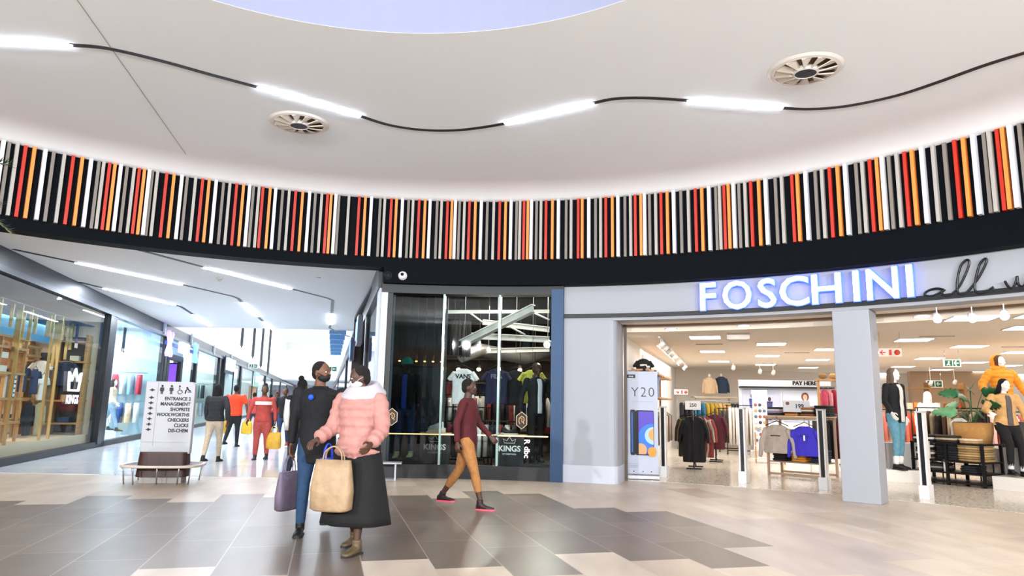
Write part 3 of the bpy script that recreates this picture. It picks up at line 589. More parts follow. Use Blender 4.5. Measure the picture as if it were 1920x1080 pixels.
pts = [RG(.315+1.135*i/30, 10.95) for i in range(31)]+[Vector((18.5, 4, 0)), Vector((27.3, 24.2, 0)), Vector((12.4, 28, 0)), back+Vector((-.3, .3, 0)), p0]
mb = MB(); mb.prism([(p.x, p.y) for p in pts], 2.86, 3.0); struct(mb.build('ceiling', mat('#e9dccb', .75)))
PN = [(1322, 632), (1446, 644.5), (1336, 658.7), (1439, 666.5), (1348, 677), (1435, 683), (1554, 654.6), (1532.6, 674), (1515, 689), (1713, 636.7), (1817, 649), (1743, 671.5), (1825, 679), (1693, 687), (1764, 693), (1912, 660), (1719, 704), (1822, 596), (1930, 614), (1775, 708), (1838, 697), (1888, 685), (1645, 660), (1600, 668), (1960, 590), (1850, 709), (1908, 702), (1650, 700)]
PN.sort(key=lambda q: (q[0] > 1600, round(q[1]/9)*1000+q[0]))
PW = ('topmost', 'second highest', 'third highest', 'fourth highest', 'fifth highest', 'sixth highest', 'seventh highest', 'eighth highest', 'ninth highest', 'tenth highest')
pk = {}
for i, (x, y) in enumerate(PN):
    reg = 'left of the white speaker box' if x < 1384 else 'between the white speaker box and the pillar' if x < 1630 else 'just right of the pillar' if x < 1730 else 'above the middle of the right opening' if x < 1812 else 'above the plant and parka' if x < 1875 else 'at the far right edge'
    k = pk.get(reg, 0); pk[reg] = k+1
    p = onz(x, y, 2.86); t = thing('ceiling_light', 'square ceiling light panel, %s of those %s' % (PW[k], reg), 'ceiling light', p, FRZ, 'square light panels of the clothes shop')
    MB().box((0, 0, -.006), (.66, .66, .012)).build('frame', M_white, t); MB().box((0, 0, -.014), (.6, .6, .006)).build('diffuser', emis('#fffaf2', 5), t)
for x, y, lb in ((1258, 616, 'left of the white speaker box'), (1394, 610, 'above the white speaker box'), (1728, 592, 'behind the middle spot lamp')):
    p = onz(x, y, 2.87); t = thing('downlight', 'small round recessed downlight '+lb, 'ceiling light', p); MB().cyl((0, 0, -.02), (0, 0, 0), .12, 20).build('rim', M_white, t); MB().cyl((0, 0, -.026), (0, 0, -.02), .1, 20).build('diffuser', emis('#fff6e8', 6), t)
p = onz(1384, 626, 2.86); t = thing('ceiling_speaker', 'pale square box hanging from the clothes shop ceiling near the entrance', 'speaker', p, FRZ); MB().box((0, 0, -.06), (.42, .42, .12)).build('housing', mat('#d8cfc4', .5), t); MB().box((0, 0, -.125), (.36, .36, .01)).build('grille', mat('#c4b9ac', .7), t)
for x, y, lb in ((1330, 645, 'left'), (1494, 661, 'middle'), (1757, 630, 'right'), (1908, 650, 'far right')):
    p = onz(x, y, 2.86); tag(MB().box(p-Vector((0, 0, .006)), (.6, .06, .012), FRZ).build('slot_vent', mat('#a89a8c', .6)), 'thin slot air vent in the clothes shop ceiling, the %s one' % lb, 'air vent')
# track of spots along the left wall, plus single ones
TR = [onz(1236, 632, 2.8), onz(1296, 695, 2.8)]; TR[1] = TR[0].lerp(TR[1], .78)
mb = MB(); mb.bar(TR[0], TR[1], .035, .03); tag(mb.build('light_track', M_white), 'white track with small spots along the left side of the clothes shop ceiling', 'light track')
for i, k in enumerate((.03, .13, .2, .3, .42, .6, .85)):
    p = TR[0].lerp(TR[1], k)-Vector((0, 0, .14)); track_spot(p, p+Vector((-1.2, .4, -1.2)), ('nearest', 'second nearest', 'third nearest', 'fourth nearest', 'fifth nearest', 'sixth nearest', 'farthest')[i]+' white spot lamp on the left track of the clothes shop', 30, 'spot lamps on the left track', '#fff4e4', 35, '#efeae4', .14, .055, i % 2 == 0)
for x, y, lb in ((1757, 604, 'left of the three bright spots at the shop entrance'), (1823, 603, 'middle of the three bright spots at the shop entrance'), (1883, 598, 'right of the three bright spots at the shop entrance')):
    p = onz(x, y-8, 2.72); track_spot(p, (4.5, 6.0, .2), 'white spot lamp, '+lb, 25, None, '#fff8ec', 90, '#efeae4', .14, .06)
for x, y, fl_ in ((1375, 690, 'leftmost'), (1425, 697, 'second'), (1450, 699, 'third'), (1745, 719, 'fourth'), (1790, 717, 'rightmost')):
    p = ony(x, y, 22); track_spot(p, p+Vector((.3, 1.5, -1)), fl_+' far white spot lamp in the depth of the clothes shop', 30, 'far spot lamps of the clothes shop', '#fff4e4', 40, '#efeae4', .2, .06, False)

# the shop name: halo lit letters standing off the header, one child each
sg = thing('shop_sign', 'illuminated white FOSCHINI letters with a blue halo on the white shop header', 'sign', RG(.64, 10.0, 3.33), -.64)
LT = [('F', .4845), ('O', .536), ('S', .5785), ('C', .619), ('H', .6615), ('I', .6985), ('N', .745), ('I', .8005)]
LT = [('F', 1326), ('O', 1382), ('S', 1438), ('C', 1489), ('H', 1550), ('I', 1606), ('N', 1655), ('I', 1707)]
def ring_az(px, py, R):
    d = ray(px, py); a = d.x**2+d.y**2; b = -2*(d.x*CX+d.y*CY); c = CX*CX+CY*CY-R*R; t = (-b+sqrt(b*b-4*a*c))/(2*a); p = Vector((0, 0, CAMZ))+d*t; return atan2(p.x-CX, p.y-CY), p.z
M_face = emis('#f6f8ff', 2.2); M_halo = emis('#3a66ff', 3.6); M_edge = mat('#4a7ae0', .3, emit=.35)
Bi = Matrix.Translation(RG(.64, 10.0, 3.33)) @ Matrix.Rotation(-.64, 4, 'Z'); Bi = Bi.inverted()
for ch, px in LT:
    a, z = ring_az(px, 552-(px-1326)*.052, 10.0)
    wd = {'F': 1.02, 'O': .93, 'S': 1.05, 'C': 1.04, 'H': 1.08, 'I': 1.05, 'N': .98}[ch]
    for nm, R, dp, bd, mt in (('letter', 9.975, .02, .004, M_face), ('letter_edge', 10.0, .012, .022, M_edge), ('halo', 10.03, .003, .004, M_halo)):
        o = text(nm, ch, .70, mt, None, (0, 0, 0), (0, 0, 0), dp, 'CENTER', bd, sx=wd); p = Bi @ RG(a, R, 3.335)
        o.parent = sg; o.location = p; o.rotation_euler = (pi/2, 0, -(a-.64))
# the handwritten black line after it
def hand(pxs, label):
    P = []
    for x, y in pxs:
        a, z = ring_az(x, y, 10.05); P.append(RG(a, 10.05, z))
    c = P[0].copy(); mb = MB(); mb.tube([p-c for p in sub(P, 5)], .017, 8); return mb, c
t = thing('script_lettering', 'black handwritten words running on after the lit shop name', 'sign', RG(.87, 10.05, 3.15)); c0 = RG(.87, 10.05, 3.15)
for nm, pts in (('word', [(1772, 545), (1760, 541), (1745, 543), (1735, 549), (1735, 554), (1748, 555), (1762, 549), (1770, 543), (1766, 549), (1772, 555), (1784, 552), (1800, 535), (1814, 505), (1817, 490), (1811, 488), (1801, 500), (1795, 525), (1795, 545), (1802, 553), (1813, 548), (1832, 525), (1846, 500), (1850, 487), (1845, 486), (1836, 498), (1829, 525), (1828, 543), (1835, 551), (1848, 548), (1863, 538)]),
                ('word', [(1884, 527), (1890, 537), (1898, 541), (1905, 528), (1907, 518), (1909, 533), (1918, 537), (1928, 524), (1930, 512), (1934, 520), (1940, 515), (1955, 518), (1957, 530), (1945, 534), (1940, 522)])):
    mb = MB(); mb.tube([p-c0 for p in sub([RG(*(lambda r: (r[0], 10.05, r[1]))(ring_az(x, y, 10.05))) for x, y in pts], 5)], .017, 8); mb.build(nm, mat('#07070a', .3), t)

# ------------------------------------------------------------------ people, mannequins, garments
def join(objs, name, parent=None):
    me = bpy.data.meshes.new(name); bm = bmesh.new(); mats = []
    for o in objs:
        n0 = len(bm.faces); bm.from_mesh(o.data); bm.faces.ensure_lookup_table(); m_ = o.data.materials[0]
        if m_ not in mats: mats.append(m_)
        for f in bm.faces[n0:]: f.material_index = mats.index(m_); f.smooth = True
    bm.to_mesh(me); bm.free()
    for q in mats: me.materials.append(q)
    for o in objs: bpy.data.objects.remove(o)
    r = bpy.data.objects.new(name, me); COL.objects.link(r); r.parent = parent; return r
def hand(mb, w_, d, pn, s=1., curl=22, side=1):
    d = Vector(d).normalized(); pn = Vector(pn); pn = (pn-d*pn.dot(d)).normalized(); x = d.cross(pn).normalized()*side
    R = lambda v, ax, a: Matrix.Rotation(radians(a), 3, ax) @ v
    secs = []
    for t, rx, ry in ((-.02, .024, .02), (.0, .025, .018), (.03, .036, .016), (.07, .042, .015), (.092, .038, .012)):
        c = w_+d*t*s; secs.append([c+x*rx*s*cos(2*pi*j/12)+pn*ry*s*sin(2*pi*j/12) for j in range(12)])
    mb.ring_loft(secs)
    ax = x if side > 0 else -x; ax = d.cross(pn).normalized()
    for off, ln in ((-.03, .066), (-.0105, .078), (.0105, .074), (.030, .058)):
        p = w_+d*.085*s+x*off*s; dd = d.copy(); pts = [p]; 
        for k in range(3): dd = (dd*cos(radians(curl))+pn*sin(radians(curl))) if k == 0 else dd; dd = Matrix.Rotation(radians(curl*.8), 3, ax) @ dd if False else (dd+pn*.35*curl/22).normalized(); p = p+dd*ln*s*(.42, .32, .26)[k]; pts.append(p)
        mb.tube(pts, .009*s, 8, rs=[.0095*s, .009*s, .0085*s, .0065*s])
    p = w_+d*.025*s-x*.028*s; q = p+(d*.6-x*.7+pn*.3).normalized()*.04*s; e = q+(d*.9-x*.25+pn*.3).normalized()*.03*s; f = e+d*.022*s
    mb.tube([p, q, e, f], .01*s, 8, rs=[.014*s, .0115*s, .0105*s, .007*s])
def person(name, label, cat, loc, rz, skin='#5a3a28', hair='#120e0c', top='#222222', bottom='#333333', shoes='#141414', legs=(20, -18), knees=(4, 30), arms=(-14, 16), elbows=(14, 14), out=(9, 9),
           outs=None, head=0., nod=0., fem=False, topz=.88, puff=0., sleeve='long', skirt=None, bottomlen='long', hairstyle='short', mask=None, detail=1., h=1.72, group=None, topkind='plain', mannequin=False, girth=1., seat=None, socks=None, open_front=None, lean=0., pants_w=1., crouch=0.):
    t = thing(name, label, cat, loc, rz, group, h/1.72); vx = .010+.004*(2-detail) if detail >= 1 else .02
    SK = mat(skin, .55 if not mannequin else .35); TM = mat(top, .8, noise=.12, scale=14, bump=.25, bscale=22); BM = mat(bottom, .85, noise=.15, scale=18, bump=.2, bscale=30); SM_ = mat(shoes, .5)
    hipw = .088*(1.08 if fem else 1); pel = Vector((0, 0, .93)); J = {}
    def leg(sd, th, kn):
        a = radians(th); b = radians(th-kn); hip = Vector((sd*hipw, 0, .93)); knee = hip+Vector((sd*.012, -.43*sin(a), -.43*cos(a))); ank = knee+Vector((sd*.004, -.42*sin(b), -.42*cos(b))); return hip, knee, ank, b
    Ls = [leg(-1, legs[0], knees[0]), leg(1, legs[1], knees[1])]
    dz = .085-min(l[2].z for l in Ls) if seat is None else seat-.93
    D = Vector((0, 0, dz)); Ls = [(a+D, b+D, c+D, e) for a, b, c, e in Ls]; g = girth
    Lq = Matrix.Rotation(radians(lean), 3, 'X'); pv = Vector((0, 0, .95))
    def tz(v): return Lq @ (Vector(v)-pv)+pv+D
    # arms
    def arm(sd, fw, el, ot):
        a = radians(fw); o = radians(ot); sh = Vector((sd*(.175 if fem else .195)*g, 0, 1.42)); up = Vector((sd*sin(o), -sin(a)*cos(o), -cos(a)*cos(o))); e = sh+up*.285
        b = a+radians(el); fo = Vector((sd*sin(o)*.25, -sin(b), -cos(b))).normalized(); return tz(sh), tz(e), tz(e+fo*.25), (Lq @ fo)
    As = [arm(-1, arms[0], elbows[0], out[0]), arm(1, arms[1], elbows[1], out[1])]
    hw = (.165 if fem else .155)*g; wa = (.125 if fem else .145)*g; ch = (.150 if fem else .172)*g
    def torso(mb, pad=0., z0=.80, ridge=0.):
        prof = [(z0, hw*(.95 if z0 > .78 else 1.0), .105*g), (.93, hw, .118*g), (1.02, (hw+wa)/2, .108*g), (1.12, wa, .098*g), (1.24, (wa+ch)/2, .11*g), (1.34, ch, .118*g), (1.41, ch*.98, .10*g), (1.45, ch*.72, .085*g), (1.475, .085, .07)]
        prof = [q for q in prof if q[0] > z0 or q[0] == z0]
        secs = []
        P = []
        for i in range(len(prof)-1):
            for k in range(4): tt = k/4; P.append(tuple(prof[i][j]*(1-tt)+prof[i+1][j]*tt for j in range(3)))
        P.append(prof[-1]); rings = []
        for z, rx, ry in P:
            r_ = pad+ridge*abs(sin((z-.8)*pi/.085)); rings.append([tz(((rx+r_)*cos(2*pi*j/20), (ry+r_)*sin(2*pi*j/20), z)) for j in range(20)])
        mb.ring_loft(rings)
    # the body: one continuous surface
    mb = MB(); torso(mb, -.012, .84)
    for hp, kn, an, b in Ls: mb.tube([hp+Vector((0, 0, .03)), hp.lerp(kn, .3), kn, kn.lerp(an, .35), an, an-Vector((0, 0, .03))], .07, 12, rs=[.082*g, .08*g, .053, .052, .033, .034])
    for sh, e, wr, fo in As: mb.ball(sh, .052, n=12, k=8); mb.tube([sh, sh.lerp(e, .5), e, e.lerp(wr, .4), wr], .04, 10, rs=[.05, .045, .037, .036, .025])
    mb.tube([tz((0, .01, 1.44)), tz((0, .0, 1.50)), tz((0, -.012, 1.57))], .05, 12, rs=[.062, .052, .052])
    body = voxel(mb, 'b', SK, None, .013 if detail >= 1 else .022, 3); obs = [body]
    HM = Matrix.Translation(tz((0, -.01, 1.56))) @ Matrix.Rotation(radians(head), 4, 'Z') @ Matrix.Rotation(radians(nod), 4, 'X')
    def H(v): return HM @ Vector(v)
    def hb(mb, c, r, n=14, k=10):
        b0 = len(mb.v); mb.ball(c, r, n=n, k=k)
        for i in range(b0, len(mb.v)): mb.v[i] = H(mb.v[i])
    mb = MB(); hb(mb, (0, 0, .085), (.076, .094, .098), 20, 14); hb(mb, (0, -.025, .03), (.058, .066, .062)); hb(mb, (0, -.060, -.008), (.026, .026, .022)); hb(mb, (0, -.085, .055), (.012, .022, .026), 10, 8); hb(mb, (0, -.099, .044), (.014, .012, .010), 8, 6)
    for sd in (-1, 1): hb(mb, (sd*.077, .008, .062), (.010, .02, .032), 8, 8); hb(mb, (sd*.034, -.072, .046), (.026, .022, .022), 8, 6); hb(mb, (sd*.030, -.082, .098), (.026, .010, .009), 8, 6)
    hb(mb, (0, -.086, .012), (.024, .010, .006), 8, 6); hb(mb, (0, -.084, .002), (.021, .010, .007), 8, 6)
    b0 = len(mb.v); mb.tube([H((0, .01, .04)), H((0, .012, -.02)), H((0, .02, -.08))], .05, 12, rs=[.05, .05, .055])
    if hairstyle != 'headless': obs.append(voxel(mb, 'h', SK, None, .0065 if detail >= 1 else .012, 3))
    for k, (sh, e, wr, fo) in enumerate(As):
        sd = (-1, 1)[k]; mb = MB(); hand(mb, wr, fo, Vector((-sd, -.3, 0)) if fo.z < -.5 else Vector((0, 0, -1)), 1., 20 if not mannequin else 12, side=sd)
        obs.append(voxel(mb, 'hd', SK, None, .0048 if detail >= 1 else .009, 1))
    if bottomlen == 'bare':
        pass
    join(obs, 'body', t)
    # feet
    for k, (hp, kn, an, b) in enumerate(Ls):
        sd = (-1, 1)[k]; lift = max(0, -b)*.8 if an.z > D.z*0+.1 else 0; mb = MB()
        R = Matrix.Rotation(-min(.9, lift*1.3)*-1, 3, 'X') if lift else Matrix.Identity(3); base = an-Vector((0, 0, .085))
        secs = []
        for y, rx, z0_, z1_ in ((.062, .02, .01, .06), (.055, .032, .0, .085), (.02, .036, .0, .10), (-.03, .037, .0, .085), (-.09, .045, .0, .06), (-.14, .046, .0, .05), (-.175, .036, .002, .04), (-.19, .018, .008, .028)):
            secs.append([base+Vector((rx*math.copysign(abs(cos(a))**.75, cos(a)), y, (z0_+z1_)/2+(z1_-z0_)/2*math.copysign(abs(sin(a))**.75, sin(a)))) for a in [2*pi*j/14 for j in range(14)]])
        mb.ring_loft(secs); mb.tube([an+Vector((0, .01, -.03)), an+(kn-an)*.12], .046, 12); sh_ = voxel(mb, 'shoe', SM_, None, .009 if detail >= 1 else .014, 2); sh_.parent = t
        mb = MB(); pl = [(-.04, .06), (.04, .06), (.043, -.03), (.05, -.10), (.046, -.15), (.028, -.195), (-.028, -.195), (-.046, -.15), (-.05, -.10), (-.043, -.03)]
        if socks and detail >= 1: MB().tube([an+(kn-an)*.02, an+(kn-an)*.30], .045, 12, rs=[.047, .05]).build('sock', mat(socks, .8), t, smooth=True)
        mb.prism([(base.x+x, base.y+y) for x, y in pl], base.z-.003, base.z+.018); mb.build('sole', mat('#e8e4e0' if shoes in ('#2a1518', '#ececec') else '#2a2624', .6), sh_)
    # trousers or skirt
    if skirt:
        mb = MB(); zt, zb, fl = 1.05, skirt[1], skirt[2]; rings = []
        foot = (Ls[0][2]+Ls[1][2])/2
        for i in range(13):
            q = i/12; z = zt+(zb-zt)*q+dz; rx = hw+.02+fl*q; ry = .115+.02+fl*q*1.1; sw = (foot.y)*q*.6
            rings.append([Vector(((rx+.012*q*sin(7*a))*cos(a), sw+(ry+.012*q*sin(7*a+1))*sin(a), z)) for a in [2*pi*j/42 for j in range(42)]])
        o = MB().ring_loft(rings).build('skirt', mat(skirt[0], .85, noise=.15, scale=20), t, smooth=True)
    else:
        mb = MB(); rings = []
        for z, rx, ry in ((.80, hw*.80, .085), (.84, hw*.97, .112*g), (.88, hw+.006, .118*g), (.95, hw+.008, .124*g), (1.03, (hw+wa)/2+.01, .112*g), (1.06, (hw+wa)/2, .105*g)): rings.append([Vector((rx*cos(2*pi*j/18), ry*sin(2*pi*j/18), z+dz)) for j in range(18)])
        mb.ring_loft(rings); e1 = .93 if bottomlen == 'long' else .66
        for hp, kn, an, b in Ls:
            en = kn.lerp(an, e1) if bottomlen != 'shorts' else hp.lerp(kn, .85); w_ = pants_w
            if bottomlen == 'shorts': mb.tube([hp+Vector((0, 0, .02)), hp.lerp(kn, .4), en], .1, 14, rs=[.094*g, .09*g*w_, .075*w_])
            else: mb.tube([hp+Vector((0, 0, .02)), hp.lerp(kn, .35), kn, kn.lerp(an, .4), en], .1, 14, rs=[.094*g, .088*g*w_, .064*w_, .06*w_, .047*w_])
        voxel(mb, 'trousers', BM, t, .012 if detail >= 1 else .02, 3)
    # top
    mb = MB(); torso(mb, .016+puff*.3, topz, puff); 
    for sh, e, wr, fo in As:
        en = e.lerp(wr, .97) if sleeve == 'long' else (sh.lerp(e, .75) if sleeve == 'short' else sh.lerp(e, .1)); mb.ball(sh, .062+puff*.5, n=12, k=8); P = []; rs = []
        A_ = [sh, e, wr] if sleeve == 'long' else [sh, en]
        n = 16
        for i in range(n+1):
            q = i/n
            if sleeve == 'long': p = sh.lerp(e, q*2) if q < .5 else e.lerp(en, q*2-1); r_ = .06+(.040-.06)*q
            else: p = sh.lerp(en, q); r_ = .062+(.006)*q
            if 0 < i < n: P.append(p); rs.append(r_+puff*(.5+abs(sin(q*pi*6)))*1.0)
            else: P.append(p); rs.append(r_)
        mb.tube(P, .05, 12, rs=rs)
    tp = voxel(mb, 'jacket' if topkind != 'plain' else 'top', TM, t, .012 if detail >= 1 else .02, 2 if puff else 3)
    zc = tz((0, 0, 1.475)); MB().tube([zc+Vector((.062*cos(a)*1.15, .0+.066*sin(a), .0)) for a in [2*pi*j/20 for j in range(20)]], .014, 8, closed=True).build('collar', TM, tp, smooth=True)
    if open_front:
        mb = MB(); rings = []
        for i in range(12):
            z = topz+.01+(1.45-topz)*i/11; wv = .045+.03*(z > 1.3)*(z-1.3)*0; yy = -(.118*g+.024) if z < 1.38 else -(.118*g+.024)+(z-1.38)*.75
            if 1.05 < z < 1.2: yy += .008
            rings.append([tz((wv*cos(a), yy+.012*sin(a), z)) for a in [2*pi*j/10 for j in range(10)]])
        MB().ring_loft(rings).build('shirt_front', mat(open_front, .8), t, smooth=True)
    # hair
    if hairstyle == 'headless': return t, As, H
    HR = mat(hair, .9, noise=.3, scale=60, bump=.6, bscale=120); mb = MB()
    hb(mb, (0, .018, .105), (.082, .090, .090), 18, 12)
    if hairstyle == 'short': hb(mb, (0, .045, .06), (.072, .06, .07))
    if hairstyle == 'bun': hb(mb, (0, .05, .06), (.07, .055, .065)); hb(mb, (0, .07, .20), (.05, .05, .05))
    if hairstyle == 'long': hb(mb, (0, .05, .0), (.085, .06, .14)); hb(mb, (0, .07, -.09), (.088, .045, .12)); hb(mb, (-.07, .01, .0), (.022, .04, .12)); hb(mb, (.07, .01, .0), (.022, .04, .12))
    if hairstyle == 'hood': hb(mb, (0, .05, .05), (.115, .10, .14)); hb(mb, (0, .03, .09), (.11, .10, .115))
    if hairstyle == 'bob': hb(mb, (0, .03, .03), (.092, .075, .12)); hb(mb, (-.07, -.02, .02), (.03, .05, .09)); hb(mb, (.07, -.02, .02), (.03, .05, .09)); hb(mb, (0, -.045, .15), (.07, .04, .03))
    if hairstyle == 'hood':
        m2 = MB(); b1 = len(m2.v); hb(m2, (0, .075, .06), (.135, .115, .165)); hb(m2, (0, .06, -.06), (.14, .12, .08)); voxel(m2, 'hood', TM, t, .012, 2)
    if hairstyle != 'bald': voxel(mb, 'hair', HR, t, .008 if detail >= 1 else .014, 1)
    if not mannequin and detail >= 1:
        for sd in (-1, 1):
            mb = MB(); hb(mb, (sd*.030, -.079, .078), (.013, .010, .009), 10, 8); e = mb.build('eye', mat('#e8e2dc', .2), t, smooth=True)
            mb = MB(); hb(mb, (sd*.030, -.0875, .078), (.0055, .004, .0058), 8, 6); mb.build('pupil', mat('#0a0808', .1), e, smooth=True)
    if mask:
        mb = MB(); hb(mb, (0, -.032, .022), (.066, .072, .056), 18, 12); hb(mb, (0, -.088, .036), (.026, .024, .026), 10, 8); o = voxel(mb, 'face_mask', mat(mask, .7), t, .008, 2)
        mb = MB(); mb.tube([H((.06, -.05, .04)), H((.08, -.02, .06)), H((.085, .02, .075))], .003, 5); mb.tube([H((-.06, -.05, .04)), H((-.08, -.02, .06)), H((-.085, .02, .075))], .003, 5); mb.build('ear_loop', mat(mask, .7), o)
    return t, As, H
def W(t, v):                            # local point of a thing -> world, before the depsgraph has run
    return Matrix.Translation(t.location) @ t.rotation_euler.to_matrix().to_4x4() @ Matrix.Scale(t.scale[0], 4) @ Vector(v)
def bag(name, label, p, rz, w_, h, d, col, strap=.16, soft=.3, logo=None, mt=None):
    t = thing(name, label, 'bag', Vector(p)-Vector((0, 0, h+strap)), rz); m_ = mt or mat(col, .55, noise=.15, scale=10, bump=.5, bscale=14)
    secs = [(0, 0, 0, w_*.40, d*.42), (0, 0, .02, w_*.5, d*.5), (0, 0, h*.4, w_*.52, d*.52), (0, 0, h*.8, w_*.47, d*.36), (0, 0, h, w_*.44, d*.2)]
    MB().loft(secs, 28, None, 3.2).build('pouch', m_, t, smooth=True)
    for sd in (-1, 1):
        mb = MB(); mb.tube(sub([Vector((-w_*.25, sd*d*.15, h-.02)), Vector((-w_*.2, sd*d*.1, h+strap*.6)), Vector((0, sd*.008, h+strap)), Vector((w_*.2, sd*d*.1, h+strap*.6)), Vector((w_*.25, sd*d*.15, h-.02))]), .007, 6); mb.build('handle', m_, t)
    return t
GM = {}
def garment(label, cat, loc, rz, col, sleeve='short', wd=.50, ln=.70, group=None, hanger=True, print_=None, th=.055, name='hanging_shirt', pcol='#111111', psize=.09, flare=0., sc=1.):
    """front-on garment on a hanger; origin at the hook"""
    key = (col, sleeve, wd, ln, th, flare); t = thing(name, label, cat, loc, rz, group, sc)
    if key in GM:
        c = GM[key].copy(); COL.objects.link(c); c.parent = t; fab = c
    else:
        mb = MB(); z0 = -.10
        rings = []
        for z, rx, ry in ((-ln, wd*.43+flare, th*.9), (-ln*.8, wd*.43+flare*.7, th), (-ln*.5, wd*.42+flare*.3, th), (-ln*.3, wd*.43, th*1.05), (-.13, wd*.40, th), (-.075, wd*.27, th*.85), (-.045, wd*.15, th*.8)):
            rings.append([Vector((rx*cos(a), (ry+.006*sin(9*a+z*20))*sin(a), z+z0)) for a in [2*pi*j/36 for j in range(36)]])
        mb.ring_loft(rings)
        for sd in (-1, 1):
            if sleeve == 'short': mb.tube([(sd*wd*.33, 0, z0-.11), (sd*wd*.55, 0, z0-.27)], .08, 14, rs=[.085, .088], flat=.5)
            elif sleeve == 'long': mb.tube([(sd*wd*.34, 0, z0-.12), (sd*wd*.50, 0, z0-.36), (sd*wd*.54, -.01, z0-.60), (sd*wd*.55, -.02, z0-.64)], .07, 14, rs=[.08, .07, .055, .04], flat=.6)
        fab = voxel(mb, 'fabric', mat(col, .85, noise=.08, scale=12, bump=.3, bscale=14), t, .013, 2); GM[key] = fab
    if hanger:
        mb = MB(); mb.tube([(-wd*.36, 0, z_) if i == 0 else p for i, (p, z_) in enumerate(zip([(-wd*.36, 0, -.16), (0, 0, -.07), (wd*.36, 0, -.16)], (-.16, 0, 0)))], .008, 6); mb.tube([(0, 0, -.07), (0, 0, -.03), (.014, 0, -.012), (.006, 0, .006), (-.012, 0, 0)], .0035, 6); mb.build('hanger', mat('#1a1512', .4), t)
    if print_: text('print', print_, psize, mat(pcol, .6), t, (0, -th-.014, -.30), (pi/2, 0, 0), .003, bold=.004)
    return t
def side_garment(col, h=.75, d=.44, th=.045, waves=.01):      # one garment hanging edge-on in a rail; origin at the hook
    mb = MB(); rings = []; n = 20
    for i in range(n+1):
        y = -d/2+d*i/n; q = abs(y)/(d/2); zt = -.09-.11*q**1.2; zb = -h-random.uniform(0, .03); tk = th/2*(1-.5*q)+.004; wv = waves*sin(i*1.3+h*9)
        rings.append([Vector((wv-tk, y, zb)), Vector((wv+tk, y, zb)), Vector((wv+tk, y, zt)), Vector((wv-tk, y, zt))])
    mb.ring_loft(rings, smooth=True); return mb
def colname(h):
    r, g, b = [int(h[i:i+2], 16)/255 for i in (1, 3, 5)]; mx, mn = max(r, g, b), min(r, g, b); d = mx-mn; sat = d/mx if mx else 0
    if mx < .16: return 'black'
    if sat < .14: return 'dark grey' if mx < .4 else 'grey' if mx < .7 else 'light grey' if mx < .84 else 'off-white'
    hue = 60*(((g-b)/d) % 6 if mx == r else (b-r)/d+2 if mx == g else (r-g)/d+4)
    if hue < 14 or hue > 330: return 'dark red' if mx < .5 else 'pink' if sat < .5 else 'red'
    if hue < 48: return ('dark brown' if mx < .4 else 'brown') if mx < .62 else ('cream' if sat < .22 else 'tan' if sat < .6 else 'orange')
    if hue < 70: return 'olive' if mx < .6 else 'yellow'
    if hue < 170: return 'green'
    if hue < 255: return 'navy' if mx < .35 else 'slate blue' if mx < .6 else 'pale blue' if sat < .4 else 'blue'
    return 'purple'
ORD = 'first second third fourth fifth sixth seventh eighth ninth tenth eleventh twelfth thirteenth fourteenth fifteenth sixteenth seventeenth eighteenth nineteenth twentieth'.split()
ORD += ['twenty-'+o for o in ORD[:9]]+['thirtieth']
def px_of(p):
    d = Vector(p)-Vector((0, 0, CAMZ)); return d.dot(_r2)/d.dot(_f)
def rail_of(cols, label, cat, group, p, rz, n, gap=.055, h=.75, d=.44, name='hanging_garment', labels=None):
    protos = {}; ax = Vector((cos(rz), sin(rz), 0)); rev = px_of(Vector(p)+ax) < px_of(Vector(p)-ax)
    for i in range(n):
        k_ = n-1-i if rev else i
        c = cols[i % len(cols)] if not callable(cols) else cols(i); k = (c, i % 2); loc = Vector(p)+Vector((cos(rz), sin(rz), 0))*(i-(n-1)/2)*gap
        t = thing(name, '%s %s, %s from left' % (colname(c), label, ORD[k_]), cat, loc, rz+random.uniform(-.12, .12), group)
        if k in protos: f = protos[k].copy(); COL.objects.link(f); f.parent = t
        else: protos[k] = f = side_garment(c, h, d, max(.045, gap*.62)).build('fabric', mat(c, .85, noise=.1, scale=10), t)
        MB().tube([(0, 0, -.1), (0, 0, -.02), (0, .012, .0), (0, -.004, .012)], .0035, 5).build('hanger_hook', M_steel, t)
def rack(label, p, rz, L, H, col='#1c1a19', d=.45, name='clothes_rack'):
    t = thing(name, label, 'clothes rack', p, rz); m_ = mat(col, .4, .5); r = .014
    MB().cyl((-L/2, 0, H), (L/2, 0, H), r, 10).build('rail', m_, t)
    for sx in (-1, 1):
        MB().cyl((sx*(L/2-.05), 0, .04), (sx*(L/2-.05), 0, H), r, 10).build('upright', m_, t); MB().box((sx*(L/2-.05), 0, .03), (.04, d, .03)).build('foot', m_, t)
    MB().box((0, 0, .12), (L-.1, .03, .03)).build('crossbar', m_, t); return t
def folded(cols, label, cat, group, p, rz, n, wd=.36, d=.30, th=.035, labels=None):
    for i in range(n):
        c = cols[i % len(cols)]; t = None
        mb = MB(); hs = th/2; mb.loft([(0, 0, 0, wd*.47, d*.46), (0, 0, hs*.5, wd*.5, d*.5), (0, 0, hs*1.5, wd*.5, d*.5), (0, 0, th-.001, wd*.46, d*.45)], 28, None, 5)
        o = mb.build('folded_garment', mat(c, .9, noise=.1, scale=12, bump=.3, bscale=20), smooth=True); o.location = Vector(p)+Vector((random.uniform(-.008, .008), random.uniform(-.008, .008), i*th)); o.rotation_euler = (0, 0, rz+random.uniform(-.06, .06)); tag(o, '%s %s, %s from bottom' % (colname(c), label, ORD[i]), cat, group)

